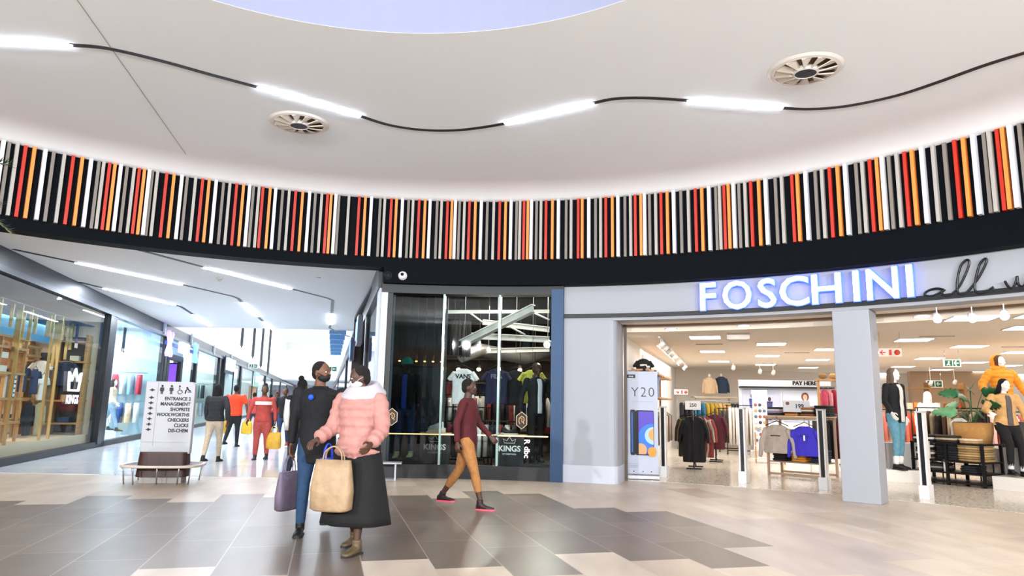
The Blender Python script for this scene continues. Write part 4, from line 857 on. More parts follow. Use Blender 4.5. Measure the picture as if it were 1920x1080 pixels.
# ---- the walkers in front
def face(p, q): d = Vector(q)-Vector(p); return atan2(d.y, d.x)+pi/2      # rotation that turns local -Y towards q
fl = lambda x, y: onz(x, y, 0)
P = onz(590, 1000); P = Vector((-2.09, 7.75, 0))
man, As, H = person('person', 'man in long black coat, blue jeans and black face mask carrying a mauve bag', 'person', P, radians(8), skin='#6b4733', top='#0d0d10', bottom='#24405f', shoes='#0f0f11', legs=(9, -10), knees=(4, 22), arms=(-4, 12), elbows=(8, 40), out=(6, 14), head=62, h=1.80, topz=.70, topkind='coat', mask='#101014', hairstyle='short', detail=2, girth=1.14)
mb = MB(); mb.cyl(tuple(Vector((-.07, -.166, 1.37))), (-.07, -.160, 1.37), .028, 20).build('badge', mat('#1f55e8', .4, emit=.15), man)
hp = W(man, As[0][2]+As[0][3]*.11); bag('handbag', 'mauve handbag hanging from the hand of the man in the black coat', hp, radians(70), .34, .40, .12, '#6d6072', .17)
P = Vector((-1.46, 6.9, 0))
wom, As, H = person('person', 'woman in pale pink puffer jacket and long black skirt carrying a beige tote', 'person', P, radians(-22), skin='#4a2f22', top='#b07c74', bottom='#0e0e10', shoes='#5a4a34', legs=(-7, 9), knees=(12, 3), arms=(8, 6), elbows=(58, 52), out=(12, 14), head=-48, nod=12, h=1.72, topz=.86, puff=.022, skirt=('#0c0c0e', .26, .13), hairstyle='short', mask='#b9bccb', topkind='jacket', fem=True, detail=2, girth=1.22)
rings = []
mb = MB()
for k in range(3):
    mb.tube([Vector(((.125+.03*k)*cos(a), .045+(.115+.025*k)*sin(a), 1.535-.035*k+.035*sin(a))) for a in [2*pi*j/24 for j in range(24)]], .042, 10, closed=True)
o = voxel(mb, 'hood', mat('#b5aeb4', .8, bump=.3, bscale=20), wom, .014, 3); o['label'] = 'off-white hood lying on the shoulders'
hp = W(wom, Vector((-.06, -.30, .98))); bag('tote_bag', 'large beige tote bag held in front by the woman in the pink jacket', hp, radians(-15), .40, .46, .18, '#a08668', .12)
hp = W(wom, Vector((-.36, -.05, .95))); bag('handbag', 'small bright blue bag between the man in the coat and the woman in pink', hp+Vector((-.02, .25, .02)), radians(40), .18, .24, .10, '#2748c8', .14)
P = Vector((-.58, 9.78, 0))
p3, As, H = person('person', 'person in maroon jacket and brown trousers walking past the streetwear window', 'person', P, radians(78), skin='#4b3226', top='#4d1218', bottom='#a5713f', shoes='#2a1518', legs=(19, -17), knees=(5, 18), arms=(-16, 18), elbows=(20, 26), out=(8, 8), head=10, h=1.74, topz=.80, hairstyle='short', detail=2, girth=1.1, topkind='jacket', bottomlen='crop')
for c in [c for c in KIDS(p3) if c.name.startswith('shoe')]:
    c['label'] = 'black running shoe with pink trim'
    for s_ in KIDS(c): s_.data.materials.clear(); s_.data.materials.append(mat('#ef5a6c', .5, emit=.0))
P = onz(556, 972); 
p4, As, H = person('person', 'person in black vest with white sleeves half hidden behind the man in the black coat', 'person', Vector((-3.52, 11.9, 0)), radians(172), skin='#3c271d', top='#0f0f11', bottom='#1b2430', shoes='#111111', legs=(5, -5), knees=(4, 12), arms=(0, 4), out=(9, 9), h=1.72, topz=.84, hairstyle='bun', detail=1, girth=1.05, topkind='jacket')
mb = MB(); sh, e, wr, fo = As[1]; mb.tube([sh.lerp(e, .05), sh.lerp(e, .5), e, e.lerp(wr, .5), wr], .05, 12, rs=[.072, .068, .058, .056, .046]); mb.build('sleeve', mat('#d9d8d4', .8), p4, smooth=True); sh, e, wr, fo = As[0]; MB().tube([sh.lerp(e, .05), sh.lerp(e, .5), e, e.lerp(wr, .5), wr], .05, 12, rs=[.072, .068, .058, .056, .046]).build('sleeve', mat('#d9d8d4', .8), p4, smooth=True)
# ---- walkers in the corridor
def walker(x, y, label, **k):
    return person('person', label, 'person', onz(x, y), k.pop('rz', radians(165)), detail=.5, **k)
w1 = walker(397, 866, 'person in black puffer jacket and beige trousers walking away down the corridor', rz=radians(176), top='#26262a', bottom='#b9a78f', puff=.012, topz=.90, hair='#0c0a0a', hairstyle='long', legs=(6, -10), knees=(2, 8), arms=(-18, 10), out=(24, 12), shoes='#171515', h=1.70, girth=1.12, fem=True)
w2 = walker(435, 838, 'person in bright orange T-shirt walking away with yellow shopping bags', rz=radians(180), top='#e0401c', bottom='#1b1b20', topz=.86, sleeve='short', legs=(4, -12), knees=(2, 24), out=(16, 20), arms=(0, 0), h=1.78, girth=1.25, hairstyle='short')
w3 = walker(487, 862, 'woman in rust and cream tracksuit walking with a yellow bag', rz=radians(8), top='#a84038', bottom='#a84842', topz=.86, legs=(4, -8), knees=(2, 6), out=(22, 14), arms=(4, -8), h=1.70, girth=1.15, fem=True, hairstyle='bun', shoes='#2a2a2e', pants_w=1.15)
mb = MB(); rings = []
for z in (1.29, 1.37): rings.append([Vector((.208*cos(a), .162*sin(a), z)) for a in [2*pi*j/20 for j in range(20)]])
mb.ring_loft(rings, cap=False).build('chest_stripe', mat('#e2cfc6', .8), w3[0], smooth=True)['label'] = 'cream band across the chest'
w4 = walker(528, 838, 'person in black jacket, jeans and orange shoes walking in the corridor', rz=radians(10), top='#141317', bottom='#2a3a58', topz=.84, legs=(8, -10), knees=(2, 14), h=1.74, shoes='#c0522a', out=(10, 10))
w5 = walker(514, 812, 'small distant person in a red top in the middle of the corridor', rz=radians(12), top='#c23226', bottom='#22242c', h=1.68, hairstyle='bun', fem=True)
w6 = walker(563, 806, 'distant person in dark clothes right of the corridor middle', rz=radians(185), top='#20242e', bottom='#2a2c34', h=1.7)
w7 = walker(545, 800, 'distant person in a white shirt deep in the corridor', rz=radians(185), top='#dad8d6', bottom='#3a3c46', h=1.7)
for px, py, c, lb in ((472, 815, '#b03a3a', 'far person in dull red near the left shopfronts'), (504, 803, '#e4e0dc', 'far person in pale clothes beside the one in red'), (583, 800, '#a42c34', 'far person in crimson at the right of the corridor')):
    walker(px, py, lb, top=c, bottom='#2c2e38', rz=radians(170), h=1.68)
for w_, k, lb in ((w2, 0, 'yellow shopping bag in the left hand of the person in orange'), (w2, 1, 'yellow shopping bag in the right hand of the person in orange')):
    hp = W(w_[0], w_[1][k][2]+w_[1][k][3]*.1); bag('shopping_bag', lb, hp, 0, .30, .36, .14, '#d8a928', .10)
hp = W(w3[0], w3[1][1][2]+w3[1][1][3]*.1); bag('shopping_bag', 'yellow shopping bag carried by the woman in the tracksuit', hp, 0, .34, .38, .14, '#c99a2e', .16)
hp = onz(262, 829)
# reflection in the left glass, put in as a solid dark figure with bag
w8 = person('person', 'reflection of a dark dressed person with a yellow bag, built before the left glass', 'person', WL(12.2, .62, 0), radians(160), top='#121217', bottom='#15151b', detail=.5, legs=(16, -18), knees=(4, 24), out=(10, 10), h=1.74, girth=1.12, hairstyle='long')
hp = W(w8[0], w8[1][0][2]+w8[1][0][3]*.1); bag('shopping_bag', 'tall yellow bag of the reflected dark figure at the left glass', hp, 0, .30, .52, .16, '#d0a63c', .08)

# ------------------------------------------------------------------ wayfinding totem with its bench rail
base = fl(313, 900); base = Vector((-5.80, 12.05, 0))
rz0 = radians(9)
t = thing('directory_totem', 'white directory totem on a dark wooden plinth listing entrances and shops', 'directory sign', base, rz0)
MB().loft([(0, 0, .10, .40, .20), (0, 0, .50, .37, .18)], 40, None, 6).build('plinth', mat('#3a201a', .45, noise=.25, scale=4, stretch=(14, 14, .6)), t, smooth=False)
MB().box((0, 0, .05), (.66, .30, .10)).build('kick_board', mat('#9a938e', .5), t)
def rrect(x0, x1, z0, z1, r, tl=1, tr=1, br=1, bl=1):
    P = []
    for cx, cz, a0, on in ((x1-r, z1-r, 0, tr), (x0+r, z1-r, 90, tl), (x0+r, z0+r, 180, bl), (x1-r, z0+r, 270, br)):
        if on: P += [(cx+r*cos(radians(a0+k*15)), cz+r*sin(radians(a0+k*15))) for k in range(7)]
        else: P.append((x1 if a0 in (0, 270) else x0, z1 if a0 in (0, 90) else z0))
    return P
RX = Matrix.Rotation(pi/2, 4, 'X')
MB().prism(rrect(-.39, .40, .47, 1.67, .08, 0, 1, 0, 1), -.07, .07, mat('#b4b4ba', .4), M=RX).build('panel', None, t, bevel=.01)
MB().box((-.195, -.074, 1.12), (.006, .01, 1.05)).build('groove', mat('#a9a7ad', .5), t)
MB().box((-.02, -.076, .66), (.74, .008, .004)).build('groove', mat('#a9a7ad', .5), t)
MI = mat('#0c0c10', .5)
for i, s in enumerate(('ENTRANCE 2', 'MANAGEMENT', 'SHOPRITE', 'WOOLWORTHS', 'CHECKERS', 'CLICKS', 'DIS-CHEM')):
    text('lettering', s, .080, MI, t, (.345, -.073, 1.38-i*.0885), (pi/2, 0, 0), .003, 'RIGHT', .0022, sx=.88)
for i in range(8):
    z = 1.525-i*.0885-(.04 if i else 0)*1; mb = MB(); mb.add([(-.315, -.076, z), (-.285, -.076, z+.028), (-.255, -.076, z), (-.285, -.076, z-.028)], [(0, 1, 2, 3)]); mb.bar((-.325, -.075, z), (-.245, -.075, z), .014, .006, up=(0, 1, 0)); mb.build('arrow', MI, t)
def fig(x, kind):
    mb = MB(); y = -.076; z = 1.47
    if kind < 2:
        mb.cyl((x, y, z+.125), (x, y+.004, z+.125), .017, 14); mb.bar((x, y, z+.10), (x, y, z+.04), .045 if kind == 0 else .036, .005, up=(0, 1, 0))
        if kind == 0: mb.add([(x-.03, y-.002, z+.035), (x+.03, y-.002, z+.035), (x+.012, y-.002, z+.09), (x-.012, y-.002, z+.09)], [(0, 1, 2, 3)])
        for s in (-1, 1): mb.bar((x+s*.010, y, z+.05), (x+s*.010, y, z-.01), .013, .005, up=(0, 1, 0)); mb.bar((x+s*.024, y, z+.10), (x+s*.030, y, z+.045), .009, .005, up=(0, 1, 0))
    elif kind == 2:
        mb.cyl((x-.01, y, z+.125), (x-.01, y+.004, z+.125), .014, 12); mb.tube([(x-.01, y, z+.105), (x-.005, y, z+.06), (x+.025, y, z+.058), (x+.04, y, z+.015)], .007, 6); mb.tube([Vector((x+.0+.035*cos(a), y, z+.03+.035*sin(a))) for a in [radians(100+k*20) for k in range(12)]], .005, 6)
    else:
        mb.cyl((x-.02, y, z+.10), (x-.02, y+.004, z+.10), .015, 12); mb.tube([(x-.045, y, z+.0), (x-.035, y, z+.06), (x-.0, y, z+.085), (x+.015, y, z+.05)], .009, 6); mb.bar((x-.005, y, z+.03), (x+.055, y, z+.03), .012, .005, up=(0, 1, 0)); mb.cyl((x+.03, y, z+.05), (x+.03, y+.004, z+.05), .012, 10)
    return mb
for i, x in enumerate((-.13, .02, .16, .29)): fig(x, i).build('pictogram', MI, t)
b = thing('ring_bench', 'pale bench rail on thin metal legs running round the foot of the totem', 'bench', base, rz0)
P = []
for k in range(40):
    a = 2*pi*k/40; P.append(Vector((.60*math.copysign(abs(cos(a))**.55, cos(a)), .46*math.copysign(abs(sin(a))**.55, sin(a)), .285)))
MB().tube(P, .03, 10, closed=True, flat=.8).build('rim', mat('#c9b9ab', .35), b, smooth=True)
rg = [[p*.97+Vector((0, 0, .01)), p*.97-Vector((0, 0, .008)), Vector((p.x*.64, p.y*.52, .277)), Vector((p.x*.64, p.y*.52, .295))] for p in P]
MB().ring_loft(rg, closed=True, cap=False, smooth=False).build('seat', mat('#33221e', .5, noise=.2, scale=4), b)
for x, y in ((-.53, -.36), (-.36, -.42), (.02, -.42), (.36, -.42), (.53, -.36), (.53, .36), (-.53, .36), (0, .42)):
    mb = MB(); mb.tube([(x, y, .27), (x*.97, y*.95, .20), (x*.93, y*.9, .0)], .011, 8); mb.build('leg', M_steel, b)
b = thing('side_bench', 'short metal bench rail against the white column left of the streetwear window', 'bench', RG(-.115, 9.72, 0), .1)
MB().box((0, 0, .30), (.62, .26, .035)).build('seat', mat('#b9b7b8', .3, .5), b, bevel=.01)
for x in (-.26, .20): MB().box((x, 0, .14), (.03, .2, .28)).build('leg', M_steel, b)

# ------------------------------------------------------------------ streetwear shop contents
def rl(px, py, y): return ony(px, py, y)
MSK = '#6b4c3a'
# mannequins in the window
p = RG(-.088, 10.85, .30); tag(MB().arc(KA+.02, -.03, 10.35, 11.3, .0, .30, 4).build('display_plinth', mat('#1b1a1a', .5)), 'low dark plinth under the mannequin with the teal beanie', 'plinth')
mq, As, H = person('mannequin', 'dark mannequin in teal beanie, black jacket, blue shirt and torn jeans', 'mannequin', p, radians(-6), skin='#3a2a22', mannequin=True, top='#0f1013', bottom='#2c4468', shoes='#c8cc9a', legs=(6, -5), knees=(2, 4), h=1.95, topz=.84, out=(12, 14), open_front='#2f52b8', hairstyle='bald', detail=1, topkind='jacket')
mb = MB(); mb.ball(H((0, .012, .125)), (.096, .105, .092), n=20, k=12); mb.tube([H((.086*cos(a), .01-.098*sin(a), .095)) for a in [2*pi*k/20 for k in range(20)]], .018, 8, closed=True); mb.build('beanie', mat('#1f9c8c', .9, bump=.5, bscale=50), mq, smooth=True)['label'] = 'teal knitted beanie'
p = RG(.157, 10.75, .28)
tag(MB().arc(.14, .19, 10.35, 11.2, .0, .28, 3).build('display_plinth', mat('#1b1a1a', .5)), 'low dark plinth under the mannequin at the right end of the streetwear window', 'plinth')
mq, As, H = person('mannequin', 'dark mannequin in black open jacket over a white T-shirt at the right of the window', 'mannequin', p, radians(25), skin='#4a3328', mannequin=True, top='#101113', bottom='#141416', shoes='#1c1c1e', legs=(5, -5), knees=(1, 4), h=1.92, topz=.84, out=(14, 10), open_front='#cfd3d6', hairstyle='short', hair='#3a1d14', detail=1, topkind='jacket')
# display tables with shoes
def shoe_table(a, R, label, w_=.62):
    c = RG(a, R, 0); t = thing('display_table', label, 'table', c, -a)
    MB().box((0, 0, .80), (w_, .42, .035)).build('table_top', mat('#caa06a', .4, noise=.1, scale=4), t); MB().box((0, -.0, .39), (w_-.06, .36, .77)).build('body', mat('#0d0d0f', .5), t)
    text('lettering', 'KINGS', .15, mat('#f2f2f2', .5), t, (0, -.186, .55), (pi/2, 0, 0), .003, bold=.004); text('lettering', 'OF STREETWEAR', .035, mat('#e0e0e0', .5), t, (0, -.186, .45), (pi/2, 0, 0), .003, bold=.001)
    mb = MB(); y = -.187; P = [(-.10, .66), (-.12, .74), (-.055, .70), (0, .78), (.055, .70), (.12, .74), (.10, .66)]
    mb.tube([(x, y, z) for x, z in P], .007, 6, closed=True); mb.build('crown_emblem', mat('#f2f2f2', .5), t); return c
c1 = shoe_table(-.028, 10.55, 'black display table with KINGS lettering and shoes on it, left of the VANS shirt'); c2 = shoe_table(.112, 10.55, 'black display table with KINGS lettering and shoes on it, under the dark hanging shirts')
def sneaker(p, rz, label, col, sole='#f2f2f2', group=None, h=0.):
    t = thing('sneaker', label, 'shoe', p, rz, group)
    S = lambda z0, z1, k=1.: [[Vector((y, rx*math.copysign(abs(cos(a))**.75, cos(a)), (z0_*1.+z1_)/2+(z1_-z0_)/2*sin(a))) for a in [2*pi*j/14 for j in range(14)]] for y, rx, z0_, z1_ in k]
    mb = MB(); mb.ring_loft([[Vector((y, rx*cos(a), (z0+z1)/2+(z1-z0)/2*sin(a))) for a in [2*pi*j/14 for j in range(14)]] for y, rx, z0, z1 in ((.13, .02, .02, .08), (.12, .035, .015, .12), (.06, .04, .015, .125+h), (.0, .042, .015, .09), (-.07, .048, .015, .065), (-.12, .044, .015, .05), (-.15, .02, .02, .035))]); mb.build('upper', mat(col, .5), t, smooth=True)
    mb = MB(); mb.loft([(-.01, 0, 0, .148, .045), (-.01, 0, .022, .152, .048)], 20, None, 2.6); mb.build('sole', mat(sole, .5), t); return t
def on_table(c, a, dx, dy, z): return c+Vector((cos(-a)*dx-sin(-a)*dy, sin(-a)*dx+cos(-a)*dy, z))
tag(MB().box(on_table(c1, -.028, .02, .02, .865), (.34, .22, .09), .028).build('shoe_riser', mat('#d8d4cc', .3)), 'pale riser block under the white sneaker on the left KINGS table', 'riser')
sneaker(on_table(c1, -.028, .02, .02, .91), .2, 'white sneaker on the riser of the left KINGS table', '#e8e6e2'); sneaker(on_table(c1, -.028, -.02, -.13, .818), .1, 'white sneaker lying in front of the riser on the left KINGS table', '#dcd8d0')
sneaker(on_table(c2, .112, .02, -.08, .818), .3, 'black and white sneaker on the right KINGS table', '#16161a'); sneaker(on_table(c2, .112, -.08, .1, .818), 2.9, 'second black and white sneaker at the back of the right KINGS table', '#1c1c20', h=.02)
# shirts on show
for a, R, z, c, pr, lb, sl_ in ((-.002+.018, 11.1, 2.26, '#e9e6e6', 'VANS', 'white hanging T-shirt with VANS printed on the chest', 1.0), (.076, 11.35, 2.28, '#20203c', 'FILA', 'navy hanging T-shirt right of the white one', 1.0), (.110, 11.5, 2.26, '#131316', None, 'black hanging T-shirt between the navy and yellow ones', 1.0), (.143, 11.3, 2.26, '#c4bf52', None, 'yellow hanging T-shirt with a small dark square print', .95)):
    t = garment(lb, 't-shirt', RG(a, R, z), -a, c, 'short', .52, .74, 'T-shirts hanging in the streetwear window', print_=pr, psize=.12, pcol='#111114' if pr == 'VANS' else '#6a6a80', name='hanging_shirt', sc=1.05*sl_)
    if c == '#c4bf52': MB().box((.06, -.074, -.30), (.10, .006, .10)).build('print', mat('#26261a'), t)
    MB().cyl(RG(a, R, z), RG(a, R, 3.95), .004, 5).build('hanging_line', M_steel).name = 'hanging_line'
    o = bpy.data.objects['hanging_line'] if 'hanging_line' in bpy.data.objects else None
HL = [o for o in bpy.data.objects if o.name.startswith('hanging_line')]
for o in HL: tag(o, ('leftmost', 'second', 'third', 'rightmost')[HL.index(o)]+' thin line holding a shirt in the streetwear window', 'wire', 'thin hanging lines in the streetwear window')
# racks deeper in
KC = ['#d8d3cc', '#26262c', '#8c3030', '#1c2a44', '#b9b4aa', '#3a3a40', '#5a4636', '#e4e0da']
rack('clothes rack with dark trousers behind the white VANS shirt', RG(.022, 11.75), -.02, 1.0, 1.32)
rail_of(['#101012', '#18181c', '#141418'], 'trousers on the rack behind the VANS shirt', 'trousers', 'black trousers on the rack', RG(.022, 11.75, 1.35), -.02, 9, .07, 1.05, .34)
for k, (px, py, y, L, n) in enumerate(((850, 740, 16.5, 1.6, 10), (935, 738, 17.2, 1.7, 10), (1000, 740, 16.2, 1.3, 8), (900, 715, 19.5, 3.6, 14), (880, 790, 15.4, 1.1, 7), (925, 790, 14.9, 1.2, 7))):
    p = rl(px, py, y); zr = p.z
    rack('dark clothes rack in the streetwear shop, ' + ('upper left', 'upper middle', 'upper right', 'farthest', 'low left', 'low right')[k], (p.x, p.y, 0), 0, L, zr)
    rail_of(random.sample(KC, 8), 'garment on the %s streetwear rack' % ('upper left', 'upper middle', 'upper right', 'farthest', 'low left', 'low right')[k], 'garment', 'garments on the streetwear racks, '+('upper left', 'upper middle', 'upper right', 'farthest', 'low left', 'low right')[k]+' rail', (p.x, p.y, zr+.02), 0, n, (L-.15)/n, .72, .42)
# wooden drum like fitting and dark column
p = rl(846, 668, 15.6); t = thing('hanging_lamp', 'dark slatted drum hanging high in the left of the streetwear shop', 'pendant', (p.x+.05, p.y, 2.45), 0)
MB().cyl((0, 0, 0), (0, 0, .75), .36, 32).build('drum', mat('#0e0c0b', .6), t)
mb = MB()
for k in range(26): a = 2*pi*k/26; mb.box((.37*cos(a), .37*sin(a), .38), (.025, .025, .80), a)
mb.build('slats', mat('#1d1410', .6), t); MB().cyl((0, 0, .75), (0, 0, 1.5), .01, 6).build('rod', M_dark, t)
t = thing('clothes_shelf', 'brown timber shelf wall at the back of the streetwear shop', 'shelf', (0, 20.9, 0)); MB().box((0, .2, 1.5), (6.5, .1, 3.0)).build('back_panel', mat('#4a3426', .6), t)
for z in (.6, 1.3, 2.0, 2.7): MB().box((0, 0, z), (6.4, .45, .04)).build('shelf', mat('#7a5535', .5), t)
for k in range(22):
    x = -2.6+k*.25; z = (.62, 1.32, 2.02)[k % 3]
    tag(MB().box((x, 20.8, z+.07), (.22, .3, .13)).build('shoe_box', mat(random.choice(['#c8642a', '#e0d8cc', '#26262a', '#b0222a']), .6)), 'shoe box on the far streetwear timber shelves, %s from left' % (ORD[k]), 'box', 'boxes on the far timber shelves')
# warm light tube low along the window
mb = MB(); mb.tube([RG(KA+.012+(K3-KA-.02)*k/20, 10.28, .80) for k in range(21)], .012, 6); tag(mb.build('light_tube', emis('#ffc98a', 5)), 'thin warm glowing tube running low behind the streetwear window', 'light')
# stickers on the glass
def hexbadge(a, z, lb, R=10.07):
    t = thing('window_sticker', lb, 'sticker', RG(a, R, z), -a); P = [Vector((.115*sin(pi*k/3), 0, .16*cos(pi*k/3))) for k in range(6)]
    MB().tube(P, .007, 6, closed=True).build('frame', mat('#e8c9a0', .5), t); mb = MB(); mb.prism([(p.x*.93, p.z*.93) for p in P], -.001, .001, M=RX); mb.build('field', mat('#121212', .5), t)
    mb = MB(); mb.tube([(-.03, -.006, -.07), (-.05, -.006, -.02), (-.045, -.006, .04), (0, -.006, .08), (.04, -.006, .055), (.05, -.006, .01), (.03, -.006, -.03), (.05, -.006, -.06)], .009, 6); mb.tube([(-.02, -.006, .045), (.01, -.006, .03), (.0, -.006, -.01), (.02, -.006, -.04)], .008, 6); mb.build('emblem', mat('#e0a868', .5), t)
hexbadge(-.108, 1.12, 'hexagonal head emblem sticker on the left pane, over the jeans'); hexbadge(.1375, 1.1, 'hexagonal head emblem sticker on the right pane')
t = thing('window_sticker', 'vertical white letters low on the right pane of the streetwear window', 'sticker', RG(.148, 10.07, .58), -.148); text('lettering', 'R dbc', .15, mat('#e8e8e8'), t, (0, 0, 0), (pi/2, pi/2, 0), .002, bold=.004)
t = thing('window_sticker', 'small yellow warning triangle at the foot of the left pane', 'sticker', RG(-.127, 10.07, .36), .127); mb = MB(); mb.tube([(-.05, 0, -.04), (.05, 0, -.04), (0, 0, .05)], .008, 6, closed=True); mb.build('triangle', mat('#d6cf4a'), t); MB().box((0, 0, 0), (.008, .004, .04)).build('mark', mat('#d6cf4a'), t)

# ------------------------------------------------------------------ clothes shop contents
# roll-up advertising banner
p = Vector((2.62, 14.02, 0)); rzb = -.17; t = thing('advertising_banner', 'white roll-up banner advertising a phone beside the shop entrance', 'banner', p, rzb)
MB().box((0, 0, .045), (.68, .22, .07)).build('base', mat('#c9cbd2', .3, .5), t, bevel=.01); MB().box((0, 0, 1.10), (.64, .012, 2.0)).build('banner_sheet', mat('#b3b9c8', .5), t)
MB().box((-.20, -.009, 2.00), (.17, .006, .07)).build('badge', mat('#0f1220'), t); text('lettering', 'vivo', .06, mat('#f0f0f4'), t, (-.20, -.014, 2.0), (pi/2, 0, 0), .001); text('lettering', 'Y20', .27, mat('#14141e'), t, (.03, -.008, 1.68), (pi/2, 0, 0), .002, bold=-.004, spacing=1.15)
MB().box((.02, -.009, 1.50), (.42, .003, .006)).build('small_print', mat('#9aa0ae'), t)
ph = MB().prism(rrect(-.22, -.12, .46, 1.34, .03), .008, .016, mat('#12151f', .2), M=RX).build('phone', None, t); MB().box((-.185, -.02, .9), (.03, .004, .78)).build('display', mat('#1c5fb0', .25), ph)
ph = MB().prism(rrect(-.12, .24, .46, 1.33, .03), .012, .020, mat('#0c0d16', .2), M=RX).build('phone', None, t)
mb = MB(); mb.prism(rrect(-.06, .23, .48, 1.31, .02), .021, .023, mat('#4a32b0', .3), M=RX); mb.build('display', None, ph)
def disc2(x, z, r, y, c, x0=-.06, x1=.23, z0=.48, z1=1.31):
    P = [(min(max(x+r*cos(2*pi*k/40), x0), x1), min(max(z+r*sin(2*pi*k/40), z0), z1)) for k in range(40)]; return MB().prism(P, -y, -y+.002, mat(c, .3), M=RX)
for x, z, r, y, c in ((.20, .80, .27, -.024, '#2a6fe0'), (.23, .84, .17, -.027, '#9fc6f2'), (.25, .86, .12, -.030, '#d89a50'), (-.03, .56, .13, -.026, '#c99a68')): disc2(x, z, r, y, c).build('swirl', None, ph)
mb = MB(); mb.prism([(.20+.085*cos(2*pi*k/32), .53+.095*sin(2*pi*k/32)) for k in range(32)], .036, .040, M=RX); mb.build('price_disc', mat('#d68e2c', .5), t)
for z, w_ in ((.29, .2), (.26, .17), (.23, .19)): MB().box((-.16, -.008, z), (w_, .003, .008)).build('small_print', mat('#8a90a0'), t)
for x in (-.16, .02, .18): MB().cyl((x, -.008, .15), (x, -.011, .15), .012, 10).build('dot', mat('#14141e'), t)
MB().box((.02, -.008, .10), (.26, .003, .012)).build('small_print', mat('#8a90a0'), t)
# security pedestals
for (x, y), lb in zip(((1245, 897), (1395, 908), (1547, 921), (1738, 938)), ('first, beside the phone banner', 'second, in front of the maroon garments', 'third, just left of the white pillar', 'fourth, right of the white pillar')):
    p = fl(x, y-3); a = atan2(p.x-CX, p.y-CY); t = thing('security_pedestal', 'slim upright anti-theft pedestal with a black stripe, '+lb, 'security gate', p, -a, 'anti-theft pedestals at the entrance')
    MB().prism([(-.075, -.16), (.075, -.16), (.075, .16), (-.075, .16)], 0, .22).build('base', mat('#d8d8da', .25), t, bevel=.01)
    MB().box((-.048, 0, .80), (.028, .20, 1.20)).build('side_frame', mat('#e3e0dc', .3), t, bevel=.008); MB().box((.048, 0, .80), (.028, .20, 1.20)).build('side_frame', mat('#e3e0dc', .3), t, bevel=.008)
    MB().box((0, 0, .80), (.05, .14, 1.18)).build('antenna', mat('#101014', .25), t); MB().box((0, 0, 1.405), (.13, .21, .03)).build('cap', mat('#b9b4b0', .3), t)
# racks near the door
def standing_rack(px, py, cols, label, cat, group, n, ln, gp, zr, width, rz=FRZ, sleeve='long', th=.045):
    p = fl(px, py); rack('slim black rack holding '+label, p, rz+pi/2, n*gp+.3, zr, d=.34)
    for i in range(n):
        c = cols[min(i, len(cols)-1)]; q = p+FD*((i-(n-1)/2)*gp)+Vector((0, 0, zr)); garment('%s, %s on the rack' % (label, ('foremost', 'second', 'third', 'fourth', 'fifth')[i]), cat, q, rz+random.uniform(-.05, .05), c, 'long', width, ln, group, th=th*.62, name='hanging_coat')
standing_rack(1303, 879, ['#0e0e11', '#0f0f12', '#101013', '#7a6244', '#5f6a52', '#0e0e11'], 'long black coats', 'coat', 'black coats by the entrance', 5, 1.08, .10, 1.34, .60, th=.07)
for k, (dx, c) in enumerate(((-.20, '#3c3a30'), (-.15, '#8b744e'), (.19, '#c9b9a6'), (.24, '#8a3a3a'))):
    p = fl(1303, 879)+FN*dx*.9+FD*.35; garment(('dark olive', 'tan', 'cream', 'dusty red')[k]+' coat half hidden behind the long black coats', 'coat', p+Vector((0, 0, 1.34)), FRZ, c, 'long', .5, 1.0, None, name='hanging_coat', th=.03)
standing_rack(1343, 866, ['#4a1420'], 'maroon jumpers', 'jumper', 'maroon jumpers', 5, .95, .09, 1.38, .56)
p = fl(1380, 848); rack('far rack with dark striped trousers', p, FRZ, 1.1, 1.4); rail_of(['#2b2a2e', '#4a474a', '#3a383c'], 'trousers on the far rack behind the maroon jumpers', 'trousers', 'dark grey trousers on the far rack', p+Vector((0, 0, 1.42)), FRZ, 10, .09, 1.1, .36)
p = fl(1400, 853); rack('far rack with pale clothes', p, FRZ, 1.2, 1.5); rail_of(['#e6dfd8', '#d9cfc8', '#efe9e2', '#cfc4c0'], 'garment on the far rack before the tower', 'garment', 'pale garments on the far rack', p+Vector((0, 0, 1.52)), FRZ, 10, .10, 1.2, .36)
# left wall: wooden bays with legs in jeans and jackets
for k, s in enumerate((2.2, 4.1, 6.0)):
    c = p0+FD*s+FN*.28; t = thing('wall_bay', 'tall wooden display bay on the left wall of the clothes shop, '+('nearest', 'middle', 'farthest')[k], 'shelf', c, FRZ-pi/2); 
    for x in (-.85, .85): MB().box((x, -.15, 1.1), (.05, .05, 2.2)).build('post', M_wood, t)
    for z in (1.62, 2.18): MB().box((0, 0, z), (1.75, .38, .04)).build('shelf', M_wood, t)
    MB().cyl((-.85, 0, 1.35), (.85, 0, 1.35), .012, 8).build('rail', M_steel, t)
    cs = random.sample(['#8a6a48', '#20242c', '#c0a078', '#4a5a70', '#101014', '#e0d6c8', '#6a4030'], 6)
    rail_of(cs, 'garment on the %s wooden wall bay rail' % ('nearest', 'middle', 'farthest')[k], 'garment', 'garments on the %s wooden wall bay' % ('nearest', 'middle', 'farthest')[k], c+Vector((0, 0, 1.37)), FRZ-pi/2, 12, .135, .85, .4)
def jeans_form(p, rz, label, col):
    t = thing('leg_form', label, 'mannequin', p, rz); mb = MB(); mb.loft([(0, 0, .70, .13, .09), (0, 0, .80, .16, .11), (0, 0, .92, .145, .10), (0, 0, 1.02, .13, .09)], 18)
    for s in (-1, 1): mb.tube([(s*.08, 0, .78), (s*.09, -.01, .4), (s*.10, .01, 0)], .07, 12, rs=[.085, .06, .045])
    voxel(mb, 'jeans', mat(col, .85, noise=.2, scale=14), t, .014, 2); MB().cyl((0, 0, 1.0), (0, 0, 1.06), .12, 16).build('waist_form', mat('#e6dccf', .4), t); return t
